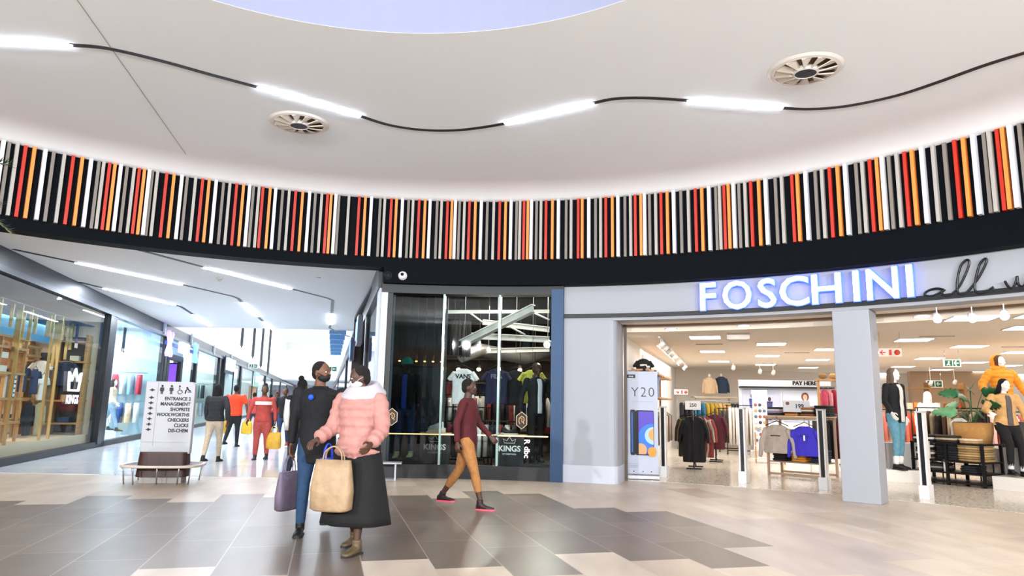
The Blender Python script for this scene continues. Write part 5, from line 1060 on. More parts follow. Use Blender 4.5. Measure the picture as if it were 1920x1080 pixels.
for k, (s, c) in enumerate(((1.0, '#1a1d24'), (1.55, '#98a8b8'), (2.3, '#c79a5c'), (3.0, '#2a2c34'), (3.6, '#7f9cc0'))):
    jeans_form(p0+FD*(s+.4)+FN*.34+Vector((0, 0, 1.64+(.0))), FRZ-pi/2+.6, ('black', 'pale grey', 'tan', 'dark', 'light blue')[k]+' jeans on a leg form standing high on the left wall bays', c).scale = (.62, .62, .62)
for k, (px, py, c, lb) in enumerate(((1188, 685, '#16171c', 'black jacket on a torso form high beside the banner'), (1330, 722, '#c9ac8c', 'tan knit on a torso form high on the back wall'), (1352, 721, '#2c3a50', 'navy top on a torso form high on the back wall'))):
    y = (15.6, 24.6, 24.8)[k]; p = ony(px, py-22, y)+Vector((.22 if k == 0 else 0, 0, 0)); t = garment(lb, 'torso form', p, 0, c, 'long' if k else 'short', .50, .66, None, hanger=False, name='torso_form', th=.10, sc=.95 if k else .8)
    MB().cyl((0, 0, -.14), (0, 0, -.03), .05, 14, r2=.04).build('neck_form', mat('#efe6dc', .4), t)
p = ony(1188, 708, 15.6); tag(MB().box((p.x, p.y, p.z-.02), (.7, .4, .04), FRZ).build('wall_shelf', M_wood), 'short wooden shelf under the black torso form behind the banner', 'shelf')
p = ony(1342, 744, 24.6); t = thing('wall_shelf', 'pale wall shelf carrying two torso forms at the back of the clothes shop', 'shelf', (p.x, p.y+.25, p.z), 0); MB().box((0, 0, -.02), (1.5, .5, .05)).build('board', mat('#cbb69c', .5), t)
MB().box((-.6, .2, -.2), (.04, .04, .35)).build('bracket', M_steel, t); MB().box((.6, .2, -.2), (.04, .04, .35)).build('bracket', M_steel, t)
p = ony(1340, 752, 24.2); BC = ['#202228', '#2f6c8c', '#b09030', '#c9a86a', '#1d2430', '#e6ded6', '#efe8e2', '#d8b9b4', '#e8e0dc', '#6a3030']
t = thing('wall_rail', 'long steel rail of jackets along the back wall', 'clothes rail', (p.x+1.0, p.y, p.z), 0); MB().cyl((-2.3, 0, 0), (2.3, 0, 0), .014, 8).build('rail', M_steel, t)
for x in (-2.3, 2.3): MB().cyl((x, 0, -p.z), (x, 0, 0), .014, 8).build('upright', M_steel, t)
rail_of(lambda i: BC[min(9, i//3)], 'jacket on the long back rail', 'jacket', 'jackets on the long back rail', (p.x+1.0, p.y, p.z+.02), 0, 30, .148, .75, .42)
# signs inside
def board(name, label, p, rz, w_, h, col, txt=None, ts=.1, tc='#111118', em=0.):
    t = thing(name, label, 'sign', p, rz); MB().box((0, 0, 0), (w_, .02, h)).build('board', mat(col, .5, emit=em), t)
    if txt: text('lettering', txt, ts, mat(tc), t, (0, -.012, 0), (pi/2, 0, 0), .002, bold=.002)
    return t
p = ony(1299, 760, 16.2); t = board('price_sign', 'pale price card reading 250 above the black coats', p, 0, .36, .20, '#d6d0cc', '250', .11); MB().cyl((0, 0, -.10), (0, 0, -.34), .006, 6).build('stem', M_steel, t)
p = ony(1331, 759, 16.6); tag(MB().box(p, (.02, .3, .2)).build('price_card', mat('#e2dcd8')), 'small white card on the rack beside the 250 sign', 'sign') if False else None
p = ony(1493, 762, 15.0); t = board('price_sign', 'grey price board reading 199 over the sweater table', p, 0, .56, .24, '#c9c8cc', None); text('lettering', '199', .13, MI, t, (.06, -.012, 0), (pi/2, 0, 0), .002, bold=.002); MB().cyl((0, 0, -.12), (0, 0, -.30), .006, 6).build('stem', M_steel, t)
MB().ball((-.19, -.012, .06), (.04, .005, .035), mat('#7a4a30')).build('portrait', None, t); t2 = board('price_sign', 'smaller pale card with OFF beside the 199 board', ony(1520, 767, 15.05), 0, .30, .13, '#d3d3d6', 'OFF', .07)
p = ony(1277, 735, 24.5); t = thing('fire_sign', 'white strip with red fire symbols on the far left wall', 'sign', p, 0)
for x in (-.22, .02, .26): pass
mb = MB(); mb.bar((-.30, 0, 0), (-.12, 0, 0), .05, .01, up=(0, 1, 0)); mb.bar((-.21, 0, -.09), (-.12, 0, 0), .05, .01, up=(0, 1, 0)) ; mb.build('arrow', mat('#c8302a'), t); MB().box((.05, 0, 0), (.07, .01, .2)).build('extinguisher_mark', mat('#c8302a'), t); MB().cyl((.28, 0, 0), (.28, -.01, 0), .09, 20).build('disc', mat('#d86a5a'), t); MB().box((0, .02, 0), (.8, .01, .3)).build('backing', mat('#ece8e4'), t); t.scale = (.6, .6, .6)
p = onz(1669, 660, 2.3); p = ony(1669, 661, 12.9); t = thing('fire_sign', 'hanging white board with red arrow, extinguisher and disc', 'sign', p, -.3); MB().box((0, 0, 0), (.38, .02, .15)).build('board', mat('#e2c9bc', .5), t)
mb = MB(); mb.bar((-.17, -.015, 0), (-.08, -.015, 0), .018, .006, up=(0, 1, 0)); mb.bar((-.17, -.015, 0), (-.125, -.015, .04), .018, .006, up=(0, 1, 0)); mb.bar((-.17, -.015, 0), (-.125, -.015, -.04), .018, .006, up=(0, 1, 0)); mb.build('arrow', mat('#c0281c'), t)
MB().box((.0, -.015, 0), (.04, .008, .10)).build('extinguisher_mark', mat('#c0281c'), t); MB().cyl((.115, -.011, 0), (.115, -.018, 0), .05, 24).build('disc', mat('#c8442c'), t)
mb = MB(); mb.cyl((-.17, 0, .07), (-.17, 0, 2.86-p.z), .003, 5); mb.cyl((.17, 0, .07), (.17, 0, 2.86-p.z), .003, 5); mb.build('wire', M_steel, t)
exit_sign(ony(1785, 681, 16.5), -.3, 'green exit sign hanging in the middle of the clothes shop', .36); exit_sign(ony(1752, 720, 24), -.3, 'tiny far green exit sign near the shop back wall', .5)
# pay point
p = ony(1478, 724, 22.5); z0 = p.z; t = thing('pay_counter', 'pale pay point with a thin black line and PAY HERE letters above its posters', 'counter', (p.x, p.y, 0), -.12)
MB().box((0, .5, z0/2+.1), (2.9, .1, z0+.2)).build('back_wall', mat('#dcdfe6', .6), t); MB().box((0, .3, z0-.04), (2.9, .4, .05)).build('black_line', M_black, t); text('lettering', 'PAY HERE', .17, MI, t, (.55, .15, z0+.10), (pi/2, 0, 0), .03, bold=.006); MB().box((0, -.4, .5), (2.9, .6, 1.0)).build('counter', mat('#e3e3e6', .4), t)
pt = thing('poster', 'pale poster with standing fashion figures behind the pay point', 'poster', (p.x, p.y, 0), -.12)
MB().box((-.75, .43, 1.52), (1.2, .02, 1.0)).build('sheet', mat('#c3cade', .6), pt)
for x, h_, c in ((-1.05, .85, '#4a4a9c'), (-.78, .8, '#e8e4ea'), (-.5, .75, '#3c3c78')):
    mb = MB(); mb.loft([(x, .415, 1.05, .05, .006), (x, .415, 1.25, .09, .006), (x, .415, 1.5, .08, .006), (x, .415, 1.05+h_*.8, .10, .006)], 10); mb.build('printed_figure', mat(c), pt); MB().ball((x, .415, 1.05+h_*.9), (.05, .006, .07), mat('#4a342c')).build('printed_head', None, pt)
pt = thing('poster', 'pale poster with a long-haired portrait right of the standing figures', 'poster', (p.x, p.y, 0), -.12); MB().box((.65, .43, 1.52), (1.45, .02, 1.0)).build('sheet', mat('#cfd4e0', .6), pt); MB().ball((.62, .415, 1.82), (.12, .006, .14), mat('#7a4a3a')).build('printed_hair', None, pt); MB().ball((.62, .41, 1.80), (.07, .006, .10), mat('#d8b09c')).build('printed_face', None, pt); MB().loft([(.62, .41, 1.45, .16, .005), (.62, .41, 1.62, .10, .005), (.62, .41, 1.72, .03, .005)], 10).build('printed_shoulders', mat('#e4e0e6'), pt)
# accessory tower and glass table
p = fl(1428, 858); t = thing('accessory_tower', 'white spinner tower of small accessories with a blue header card', 'display stand', p, FRZ); MB().box((0, 0, .95), (.40, .3, 1.5)).build('panel', mat('#e4e4e4', .4), t); MB().box((0, -.02, 1.83), (.44, .06, .26)).build('header', mat('#b8dde6', .5), t); MB().box((0, 0, .1), (.6, .5, .2)).build('base', mat('#c9c4c0'), t)
for r in range(7):
    for c_ in range(3): MB().ball(((c_-1)*.12, -.17, .5+r*.17), (.045, .02, .05), mat(random.choice(['#3a3a44', '#a05a4a', '#d8d0c8', '#5a6a8a', '#c89a60'])), n=8, k=6).build('accessory', None, t)
p = fl(1428, 862)+Vector((-.2, -1.2, 0)); t = thing('display_table', 'light metal framed glass table before the accessory tower', 'table', p, FRZ); m_ = mat('#a8825c', .3, .7)
for x in (-.35, .35):
    for y in (-.25, .25): MB().box((x, y, .4), (.03, .03, .8)).build('leg', m_, t)
for z in (.12, .45, .8): MB().box((0, 0, z), (.74, .54, .02)).build('shelf', mat('#d9dfe0', .15), t)
for k in range(6): tag(MB().box(on_table(Vector(p), -FRZ, -.26+.1*k, 0, .86), (.07, .2, .1), FRZ).build('accessory_box', mat(('#8aa0b8', '#d8c8c0', '#5a4a50', '#c8d8dc', '#b08a8a', '#e8e0d8')[k])), ('blue', 'cream', 'dark', 'pale aqua', 'dusty rose', 'off-white')[k]+' small box on the glass table by the accessory tower', 'box')
# sweater table
A_ = fl(1442, 891); B_ = fl(1548, 900); dr = (B_-A_).normalized(); ry = atan2(dr.y, dr.x); L = (B_-A_).length; cen = (A_+B_)/2; bk = Vector((-dr.y, dr.x, 0))
t = thing('sweater_table', 'steel and wood framed display table carrying folded jumpers', 'table', cen+bk*.35, ry); m_ = mat('#b59a80', .35, .5)
for x in (-L/2, L/2):
    for y in (-.35, .35): MB().box((x, y, .62), (.045, .045, 1.24)).build('leg', m_, t)
for z, c in ((.05, m_), (1.22, mat('#a98e70', .4))): 
    MB().box((0, -.35, z), (L, .045, .045)).build('rail', c, t); MB().box((0, .35, z), (L, .045, .045)).build('rail', c, t)
MB().box((0, 0, 1.255), (L+.06, .78, .03)).build('table_top', mat('#c4a888', .4, noise=.1, scale=4), t); MB().box((0, 0, .30), (L-.05, .66, .025)).build('shelf', mat('#8a7866', .4), t); MB().cyl((-L/2, -.40, 1.19), (L/2, -.40, 1.19), .012, 8).build('front_rail', M_steel, t)
def tw(x, y, z): return t.location+dr*x+bk*y+Vector((0, 0, z))
g = garment('grey marl sweatshirt hanging on the front of the jumper table', 'sweatshirt', tw(-L*.30, -.40, 1.24), ry, '#a89c90', 'long', .60, .56, None, name='hanging_sweatshirt', sc=1.16, th=.07); MB().box((0, -.09, -.34), (.18, .006, .018)).build('print', mat('#26262a'), g)
g = garment('bright violet blue sweatshirt hanging on the front of the jumper table', 'sweatshirt', tw(L*.20, -.40, 1.22), ry, '#3c32b8', 'long', .58, .60, None, name='hanging_sweatshirt', sc=1.1, th=.07); MB().box((0, -.09, -.33), (.20, .006, .014)).build('print', mat('#1c1a70'), g); MB().box((.02, -.095, -.36), (.03, .006, .10)).build('price_tag', mat('#f2efe8'), g)
for k, (x, c, n, lb) in enumerate(((-.48, ['#2c2630', '#8f84a0', '#d8d0d4'], 4, 'striped purple and dark'), (-.12, ['#c8863a', '#6a3420', '#d89a4a'], 5, 'mustard and rust'), (.22, ['#8a5a38', '#2a2224', '#d0c0a8'], 4, 'brown and black'), (.52, ['#17171a', '#202024'], 5, 'black'))):
    folded(c, 'jumper of the %s pile on the sweater table' % lb, 'jumper', 'folded jumpers, %s pile' % lb, tw(x, .0, 1.272), ry, n, .30, .5, .045)
for k, x in enumerate((-.4, 0, .4)): folded([('#1a1a1e', '#d8902a', '#26304a')[k]], 'garment folded low on the sweater table', 'garment', 'garments low on the sweater table', tw(x, 0, .315), ry, 5, .32, .5, .05)
# wood rail with pink clothes near the pillar, black clothes below
p = ony(1552, 738, 16.5); t = thing('wall_rail', 'wooden framed rail of pink clothes beside the pillar', 'clothes rail', (p.x+.15, p.y, 0), -.1)
for x in (-.35, .9): MB().box((x, 0, 1.05), (.05, .05, 2.1)).build('post', M_wood, t)
MB().box((.28, 0, 2.1), (1.3, .4, .04)).build('shelf', M_wood, t); MB().cyl((-.35, 0, 1.95), (.9, 0, 1.95), .012, 8).build('rail', M_steel, t); MB().cyl((-.35, 0, 1.25), (.9, 0, 1.25), .012, 8).build('rail', M_steel, t)
rail_of(['#c04a5c', '#d88a94', '#a82c40', '#e0a8a8'], 'garment on the upper rail beside the pillar', 'garment', 'pink garments beside the pillar', (p.x+.42, p.y, 1.97), -.1, 10, .11, .62, .4); rail_of(['#121216', '#1c1418', '#5c1c24'], 'garment on the lower rail beside the pillar', 'garment', 'dark garments beside the pillar', (p.x+.42, p.y, 1.27), -.1, 10, .11, .95, .4)
for k in range(5): tag(MB().ball((p.x-.1+.25*k, p.y, 2.20), (.1, .08, .07), n=12, k=8).build('woven_hat', mat(('#8a6a44', '#b89058', '#d8c8a8', '#6a4a30', '#a88a60')[k], .9, bump=.4)), ('brown', 'straw', 'cream', 'dark brown', 'sand')[k]+' hat on top of the wooden rail beside the pillar', 'hat')
# right window: platforms, mannequins, tables
p = fl(1675, 903)+FD*.3; rp = -.75
t = thing('display_plinth', 'white two-step plinth with a grey block behind the pillar', 'plinth', (p.x, p.y, 0), rp+.45); MB().box((0.1, 0, .12), (.95, .8, .24)).build('base', mat('#d8d2c8', .5), t); MB().box((.22, .15, .50), (.55, .5, .52)).build('block', mat('#8a8682', .5), t)
MW = '#ece8e6'
mq, As, H = person('mannequin', 'white mannequin in a black coat, cream jumper and torn blue jeans beside the pillar', 'mannequin', Vector((p.x+.06, p.y-.26, .24)), radians(22), skin=MW, mannequin=True, hair='#6a5a4c', hairstyle='long', top='#101014', bottom='#5f8fa0', shoes='#0f0f11', legs=(10, -2), knees=(14, 4), arms=(8, -8), elbows=(30, 10), out=(22, 14), head=25, h=2.02, topz=.80, open_front='#d6d1cc', fem=True, detail=1, socks='#ece8e4', topkind='jacket', girth=1.05, bottomlen='crop')
MB().box(H((.0, -.075, -.005)), (.03, .012, .008)).build('lips', mat('#b03030'), mq)
# long dark table with rails and folded clothes
A_ = fl(1712, 903); B_ = fl(1850, 917); dr = (B_-A_).normalized(); ry = atan2(dr.y, dr.x); L = (B_-A_).length; cen = (A_+B_)/2; bk = Vector((-dr.y, dr.x, 0))
t = thing('display_table', 'long black steel display table with shelves of folded clothes', 'table', cen+bk*.4, ry); m_ = mat('#151517', .4, .4)
for x in (-L/2+.03, 0, L/2-.03):
    for y in (-.38, .38): MB().box((x, y, .41), (.05, .05, .82)).build('leg', m_, t)
for z in (.06, .24, .46, .80): MB().box((0, 0, z), (L, .82, .03)).build('shelf', m_, t)
for k in range(5): MB().box((-L/2+.2+k*(L-.4)/4, .40, .25), (.02, .02, .5)).build('back_bar', m_, t)
def tw(x, y, z): return t.location+dr*x+bk*y+Vector((0, 0, z))
for x, z, cs, n, lb, w_ in ((L*.30, .475, ['#a8895c', '#8f734a', '#b89a68'], 7, 'tan and sand trousers', .50), (-L*.02, .475, ['#141416', '#1c1b1d'], 7, 'black trousers', .46), (-L*.36, .475, ['#6a5444', '#17171a', '#d6cdbf'], 6, 'mixed brown and white tops', .40), (-L*.34, .815, ['#18181c', '#d8d2ca', '#101014'], 3, 'black and white tops', .42), (-L*.02, .815, ['#2a2420', '#b8a084'], 3, 'brown tops', .42), (L*.02+.34, .815, ['#b48c5e', '#d6c2a4'], 2, 'sand tops', .34), (L*.25, .255, ['#1a1a1e'], 3, 'dark shoes bags low', .3), (-L*.2, .255, ['#26262a', '#8a8478'], 3, 'grey garments low', .34)):
    folded(cs, 'piece folded among the %s, long table' % lb, 'garment', 'pile of %s' % lb, tw(x, -.08, z), ry, n, w_, .55, .046)
# basket planter with monstera
def leaf(mb, base, d, L_, wd, mt):
    d = Vector(d).normalized(); x = d.cross(Vector((0, 0, 1))).normalized(); up = x.cross(d).normalized(); x, up = (x*.62+up*.78), (up*.62-x*.78); k = 9; left = []; right = []; mid = []
    for i in range(k+1):
        q = i/k; c = base+d*L_*q-Vector((0, 0, .22*L_*q*q)); w_ = wd*sin(pi*min(1, q*.92+.08))**.6*(1-.25*q)*(1 if i % 2 == 0 or i < 2 else .62); mid.append(c); left.append(c+x*w_-up*.05*w_); right.append(c-x*w_-up*.05*w_)
    n = k+1; mb.add(left+mid+right, [(i, i+1, n+i+1, n+i) for i in range(k)]+[(n+i, n+i+1, 2*n+i+1, 2*n+i) for i in range(k)], mt, True)
bp_ = tw(L*.22, .12, .815); pt = thing('planter', 'woven straw basket planter standing on the long black table', 'planter', bp_, ry)
MB().loft([(0, 0, 0, .28, .20), (0, 0, .20, .32, .23), (0, 0, .40, .33, .24)], 40, None, 4).build('basket', mat('#b8864c', .8, noise=.25, scale=30, stretch=(.6, .6, 6), bump=.6, bscale=40), pt); MB().loft([(0, 0, .385, .31, .22), (0, 0, .41, .31, .22)], 24, None, 4).build('soil', mat('#2a1c12', .9), pt)
pl = thing('potted_plant', 'green split leaf plant growing in the straw basket planter', 'plant', bp_+Vector((0, 0, .40)), ry, None, 1.12); gm = mat('#1e5c34', .4, noise=.35, scale=6); gl = mat('#5f9a6a', .45, noise=.3, scale=6)
for k, (dx, dy, hh, ax, L_, wd, m_) in enumerate(((-.05, 0, .50, -2.7, .34, .15, gm), (.06, .03, .52, .3, .34, .16, gm), (.0, .0, .62, 1.9, .3, .14, gm), (-.10, -.05, .16, -2.9, .42, .16, gl), (.12, 0, .30, -.4, .36, .15, gm), (-.02, .05, .42, -1.6, .30, .14, gm), (.1, -.04, .14, -1.0, .30, .13, gl), (-.16, 0, .28, 2.6, .34, .14, gl), (.02, -.02, .56, -1.2, .28, .14, gm))):
    b0 = Vector((dx*.4, dy, 0)); b1 = Vector((dx+.12*cos(ax), dy+.10*sin(ax), hh)); mb = MB(); mb.tube(sub([b0, b0.lerp(b1, .5)+Vector((0, 0, .06)), b1]), .008, 6); st = mb.build('stem', mat('#2c5a30', .5), pl, smooth=True); mb = MB(); leaf(mb, b1, (cos(ax), sin(ax), .25), L_, wd, m_); lf = mb.build('leaf', None, st, smooth=True); s_ = lf.modifiers.new('s', 'SOLIDIFY'); s_.thickness = .003
garment('white T-shirt standing up beside the straw basket', 't-shirt', tw(-L*.02, .30, 1.44), ry, '#e6e2de', 'none', .42, .50, None, name='display_shirt', th=.06)
p = tw(-L*.42, 1.1, 0); rack('dark rack of coats behind the long black table', p, ry, 1.5, 1.5); rail_of(['#7a6a54', '#4a3226', '#9a8a70', '#2a201c', '#5c4030', '#c0b090'], 'coat on the rack behind the long black table', 'coat', 'coats behind the long black table', p+Vector((0, 0, 1.52)), ry, 10, .135, .75, .46)
tag(board('price_sign', 'small white card with a round mark on the long black table', tw(-L*.27, -.42, .66), ry, .16, .34, '#cfc9c2'), None, None); t3 = thing('spray_bottle', 'clear spray bottle standing low on the long black table', 'bottle', tw(-L*.03, -.36, .255), 0); MB().cyl((0, 0, 0), (0, 0, .17), .04, 16).build('bottle', mat('#c9cdcf', .15), t3); MB().box((0, 0, .20), (.05, .08, .05)).build('trigger', mat('#e8e8e8'), t3)
# seated and standing mannequins at the right edge
p = fl(1885, 920); t = thing('display_plinth', 'low white plinth with a grey seat block at the right edge', 'plinth', p+FD*.35+FN*.2, ry); MB().box((.5, .1, .12), (1.3, .9, .24)).build('base', mat('#d6d2cb', .5), t); MB().box((.45, .36, .50), (1.2, .34, .52)).build('seat_block', mat('#7d7b79', .5), t); MB().box((0.0, .40, 1.0), (.26, .26, .50)).build('dark_block', mat('#2a2a2c', .5), t)
pp = t.location+Vector((.02, -.02, 0))
mq, As, H = person('mannequin', 'seated white mannequin with black hair in a tan teddy jacket and black trousers', 'mannequin', pp+bk*.18+dr*-.08+Vector((0, 0, .24)), radians(-8), skin=MW, mannequin=True, hair='#0c0b0d', hairstyle='long', top='#c79a62', bottom='#0f0f12', shoes='#101012', legs=(38, 30), knees=(42, 34), arms=(10, 4), elbows=(70, 14), out=(34, 20), head=18, nod=16, h=1.86, topz=.92, fem=True, detail=1, socks='#eceae6', topkind='jacket', girth=1.12, puff=.006, open_front='#5a5250')
t = thing('display_plinth', 'tall grey plinth behind the seated mannequin', 'plinth', pp+bk*1.15+dr*-.5, ry); MB().box((0, 0, .35), (.7, .6, .70)).build('block', mat('#9a9692', .5), t)
mq, As, H = person('mannequin', 'standing mannequin in an orange parka with a brown fur hood', 'mannequin', pp+bk*1.15+dr*-.50+Vector((0, 0, .70)), radians(0), skin=MW, mannequin=True, hair='#5a3a22', hairstyle='hood', top='#d88a24', bottom='#2a2a30', shoes='#201c1a', legs=(4, -4), knees=(2, 4), arms=(-4, -4), elbows=(48, 42), out=(34, 32), h=1.86, topz=.80, puff=.018, detail=1, topkind='jacket', girth=1.08)
# small far mannequin and orange racks
p = ony(1740, 757, 18.5); person('mannequin', 'small white mannequin standing among the far orange clothes', 'mannequin', Vector((p.x, p.y, .1)), 0, skin=MW, mannequin=True, hair='#e8e0d8', top='#e9e6e2', bottom='#6a8fa0', hairstyle='long', detail=.5, h=1.85, out=(14, 14))
for k, (px, y, cs, lb) in enumerate(((1712, 19.8, ['#d8602a', '#e08a3a', '#f0e0d0', '#b8402a'], 'orange'), (1800, 19.5, ['#2a2220', '#d8c0a0', '#4a3a30'], 'brown and cream'), (1640, 18, ['#e0d0c4', '#26262c', '#c86a5a'], 'mixed'), (1870, 17.5, ['#d8b0a8', '#a85a50', '#efe4dc'], 'rose'), (1930, 18.5, ['#303844', '#c8bcae'], 'slate'), (1575, 20, ['#2c2c34', '#8a4a4a', '#cfc0b0'], 'dark'))):
    q = ony(px, 765, y); rack('far rack of %s clothes in the right half of the shop' % lb, (q.x, q.y, 0), -.2, 1.8, 1.45); rail_of(cs, 'garment on the far rack of %s clothes' % lb, 'garment', '%s garments on a far rack' % lb, (q.x, q.y, 1.47), -.2, 9, .17, .85, .4)
q = ony(1705, 742, 24.0); t = thing('wall_shelf', 'wooden wall unit with orange goods on the far wall', 'shelf', (q.x, q.y, 0), -.12)
for x in (-1.6, -.5, .6, 1.7): MB().box((x, 0, 1.2), (.06, .4, 2.4)).build('post', M_wood, t)
for z in (.8, 1.5, 2.2): MB().box((.05, 0, z), (3.4, .42, .04)).build('shelf', M_wood, t)
for k in range(15): tag(MB().box((q.x-1.5+.22*k, q.y-.05-.02*k, (1.60, 1.62, .92)[k % 3]), (.18, .3, .2)).build('folded_garment', mat(('#e0702c', '#c8402a', '#f2e4d4', '#e89a4a')[k % 4])), ('orange', 'red', 'cream', 'amber')[k % 4]+' folded garment on the far wall unit, %s from left' % ORD[k], 'garment', 'folded garments on the far wall unit')

# ------------------------------------------------------------------ left shops: shelving, rods, shoes, mannequins
def wl_thing(name, label, cat, s, off, z, group=None): return thing(name, label, cat, WL(s, off, z), LRZ+pi/2, group)   # local x runs back along -s, local y into the shop
def shelf_unit(s, off, w_, label, zs, posts=3):
    t = wl_thing('shelf_unit', label, 'shelf', s, off, .36)
    for i in range(posts):
        x = -w_/2+w_*i/(posts-1)
        for y in (-.17, .17): MB().box((x, y, 1.15), (.06, .05, 2.3)).build('post', M_wood, t)
    for z in zs: MB().box((0, 0, z), (w_+.1, .42, .05)).build('shelf', M_wood, t)
    return t
cbox('floor', WL, -6, 5.9, -4.8, -.25, .0, .36, mt=mat('#d2b896', .4))
Z1 = (.42, .95, 1.50, 2.05, 2.28)
shelf_unit(1.35, -.85, 1.9, 'open wooden shelf unit with shoes and glasses in the first left window', Z1, 4); shelf_unit(-1.6, -.85, 2.4, 'wooden shelf unit cut by the left edge of the picture', Z1, 4); shelf_unit(4.1, -1.6, 2.2, 'wooden shelf unit behind the crown logo', Z1, 3)
for k, (s, z, c, lb) in enumerate(((.7, .97, '#c9b08a', 'beige'), (1.1, .97, '#a88a60', 'tan'), (.6, 1.52, '#17171c', 'black'), (1.9, 1.52, '#5a4030', 'brown'), (-.4, .97, '#8a6a44', 'brown ankle'), (-.6, 1.52, '#b02828', 'red'), (.2, .44, '#d6c6ae', 'cream'), (1.0, .44, '#a5642c', 'rust'))):
    sneaker(WL(s, -.85, .36+z), LRZ, lb+' shoe on the wooden shelves of the first left window', c)
for k in range(5):
    for r in range(2):
        t = wl_thing('sunglasses', ('top', 'upper', 'middle', 'lower', 'bottom')[k]+' pair of dark sunglasses on the '+('left', 'right')[r]+' of the white rack card', 'sunglasses', 1.72+r*.22, -.68, 1.0+.36+k*.10-.02); MB().ball((-.035, 0, 0), (.028, .008, .02), n=10, k=6).build('lens', M_dark, t); MB().ball((.035, 0, 0), (.028, .008, .02), n=10, k=6).build('lens', M_dark, t); MB().box((0, 0, .008), (.14, .006, .006)).build('frame', M_dark, t)
tag(qbox(WL, 1.58, 2.1, -.74, -.71, 1.28, 1.86).build('rack_card', mat('#dfe8ee', .4)), 'white card carrying rows of sunglasses in the first left window', 'display card')
for k in range(4):
    z = 1.50+.36+.03+k*.145; tag(qbox(WL, 1.2, 1.55, -1.0, -.72, z, z+.13).build('shoe_box', mat(('#e3dccd', '#b5622c')[k % 2], .6)), ('lowest cream', 'lower rust', 'upper cream', 'topmost rust')[k]+' shoe box in the stack on the wooden shelf', 'box')
for k in range(3): t = wl_thing('crate', ('left', 'middle', 'right')[k]+' small wooden crate on the upper shelf of the first left window', 'crate', -.2+k*.0+(.0, .45, 2.35)[k], -.85, .36+1.53); MB().box((0, 0, .02), (.34, .3, .03)).build('bottom', M_wood, t); [MB().box((x, 0, .24), (.025, .3, .46)).build('side', M_wood, t) for x in (-.17, .17)]; MB().box((0, 0, .47), (.36, .3, .025)).build('top', M_wood, t)
# shelving against the dividing wall, seen through the glass
t = thing('shelf_unit', 'wide timber shelf wall with boxes and bags facing out of the first left shop', 'shelf', WL(5.62, -2.15, .36), LRZ)
for k in range(6): MB().box((-1.75+.7*k, 0, 1.35), (.06, .36, 2.7)).build('post', M_wood, t)
for z in (.30, .90, 1.45, 1.95, 2.5): MB().box((0, -.02, z), (3.6, .42, .045)).build('shelf', M_wood, t)
for k in (0, 2, 4): MB().box((-1.4+.7*k, .15, 1.35), (.62, .02, 2.6)).build('back_panel', mat(('#2a2c34', '#ece2d2', '#3a3230')[k//2]), t)
cc = ('#e3dccd', '#b5622c', '#1c1d24', '#e8e4de', '#2c3a58', '#a8844e', '#8c2a26', '#d9cbb2')
for k in range(22):
    c = cc[(k*5) % 8]; col_, row_ = k % 5, k//5; q = WL(5.5, -2.15-1.4+.7*col_+random.uniform(-.1, .1), .36+(.325, .925, 1.475, 1.975, 2.525)[row_]); h_ = random.choice((.14, .2, .3))
    tag(MB().box(q+Vector((0, 0, h_/2)), (random.choice((.26, .34, .2)), .24, h_), LRZ).build('display_box', mat(c, .6)), '%s box on the timber shelf wall, %s shelf, %s bay from left' % (colname(c), ('lowest', 'second', 'middle', 'fourth', 'top')[row_], ORD[col_]), 'box')
for k, (o, c, lb) in enumerate(((-.75, '#20263c', 'navy'), (-1.35, '#e2ded8', 'white'), (-2.1, '#2c3350', 'dark blue'), (-2.9, '#b5a27c', 'khaki'))): garment(lb+' shirt hung in front of the timber shelf wall', 'shirt', WL(5.2, o, 2.45), LRZ, c, 'short', .5, .7, None, name='hanging_shirt')
def wall_rails(s, w_, off, z2, sets, where):
    for z, cs, hh in zip(z2, sets, ('upper', 'lower')):
        t = thing('wall_rail', '%s steel wall rail at %s' % (hh, where), 'clothes rail', WL(s, off, z), LRZ); MB().cyl((-w_/2, 0, 0), (w_/2, 0, 0), .014, 8).build('rail', M_steel, t)
        for x in (-w_/2, w_/2): MB().cyl((x, 0, 0), (x, .3, 0), .012, 8).build('bracket', M_steel, t)
        rail_of(cs, 'garment, %s rail, %s' % (hh, where), 'garment', 'garments on the %s rail at %s' % (hh, where), WL(s, off, z+.02), LRZ, 9, w_/9.5, .8, .42)
wall_rails(13.05, 2.6, -1.9, (2.3, 1.25), (['#e8e4e2', '#9fc3d8', '#d84a5a'], ['#2c4a8c', '#e6c9b0', '#f0eeec']), 'end of second left shop')
wall_rails(27.0, 2.6, -1.9, (2.2, 1.2), (['#e6e2de', '#7fa8a0', '#3a3f4c'], ['#8fa0b0', '#e8ded2']), 'end of third left shop')
# hanging rods
MG = mat('#c8ad76', .3, .6)
for k in range(20):
    s = -1.2+k*.33+random.uniform(-.08, .08); zb = 3.3-random.choice((.5, .7, .95, 1.2)); o = random.choice((-.45, -.6, -.75))
    tag(MB().bar(WL(s, o, zb), WL(s, o, 3.3), .07, .03).build('hanging_rod', MG), 'gold slat hanging in the first left window, %s from left' % ORD[k], 'hanging slat', 'gold slats of the first left window')
for k, s in enumerate((-.05, .95, 2.75, 3.3)): tag(MB().bar(WL(s, -.35, .36), WL(s, -.35, 3.3), .06, .03).build('upright_pole', MG), ('first', 'second', 'third', 'fourth')[k]+' full height gold pole from the left in the first left window', 'pole')
tag(qbox(WL, -5.9, 5.7, -1.2, -1.15, 2.75, 3.3).build('reflection_band', mat('#5aa7d8', .4)), 'light blue reflection put in as a band across the first left shop', 'panel')  # reflection in the window, put in as a blue panel
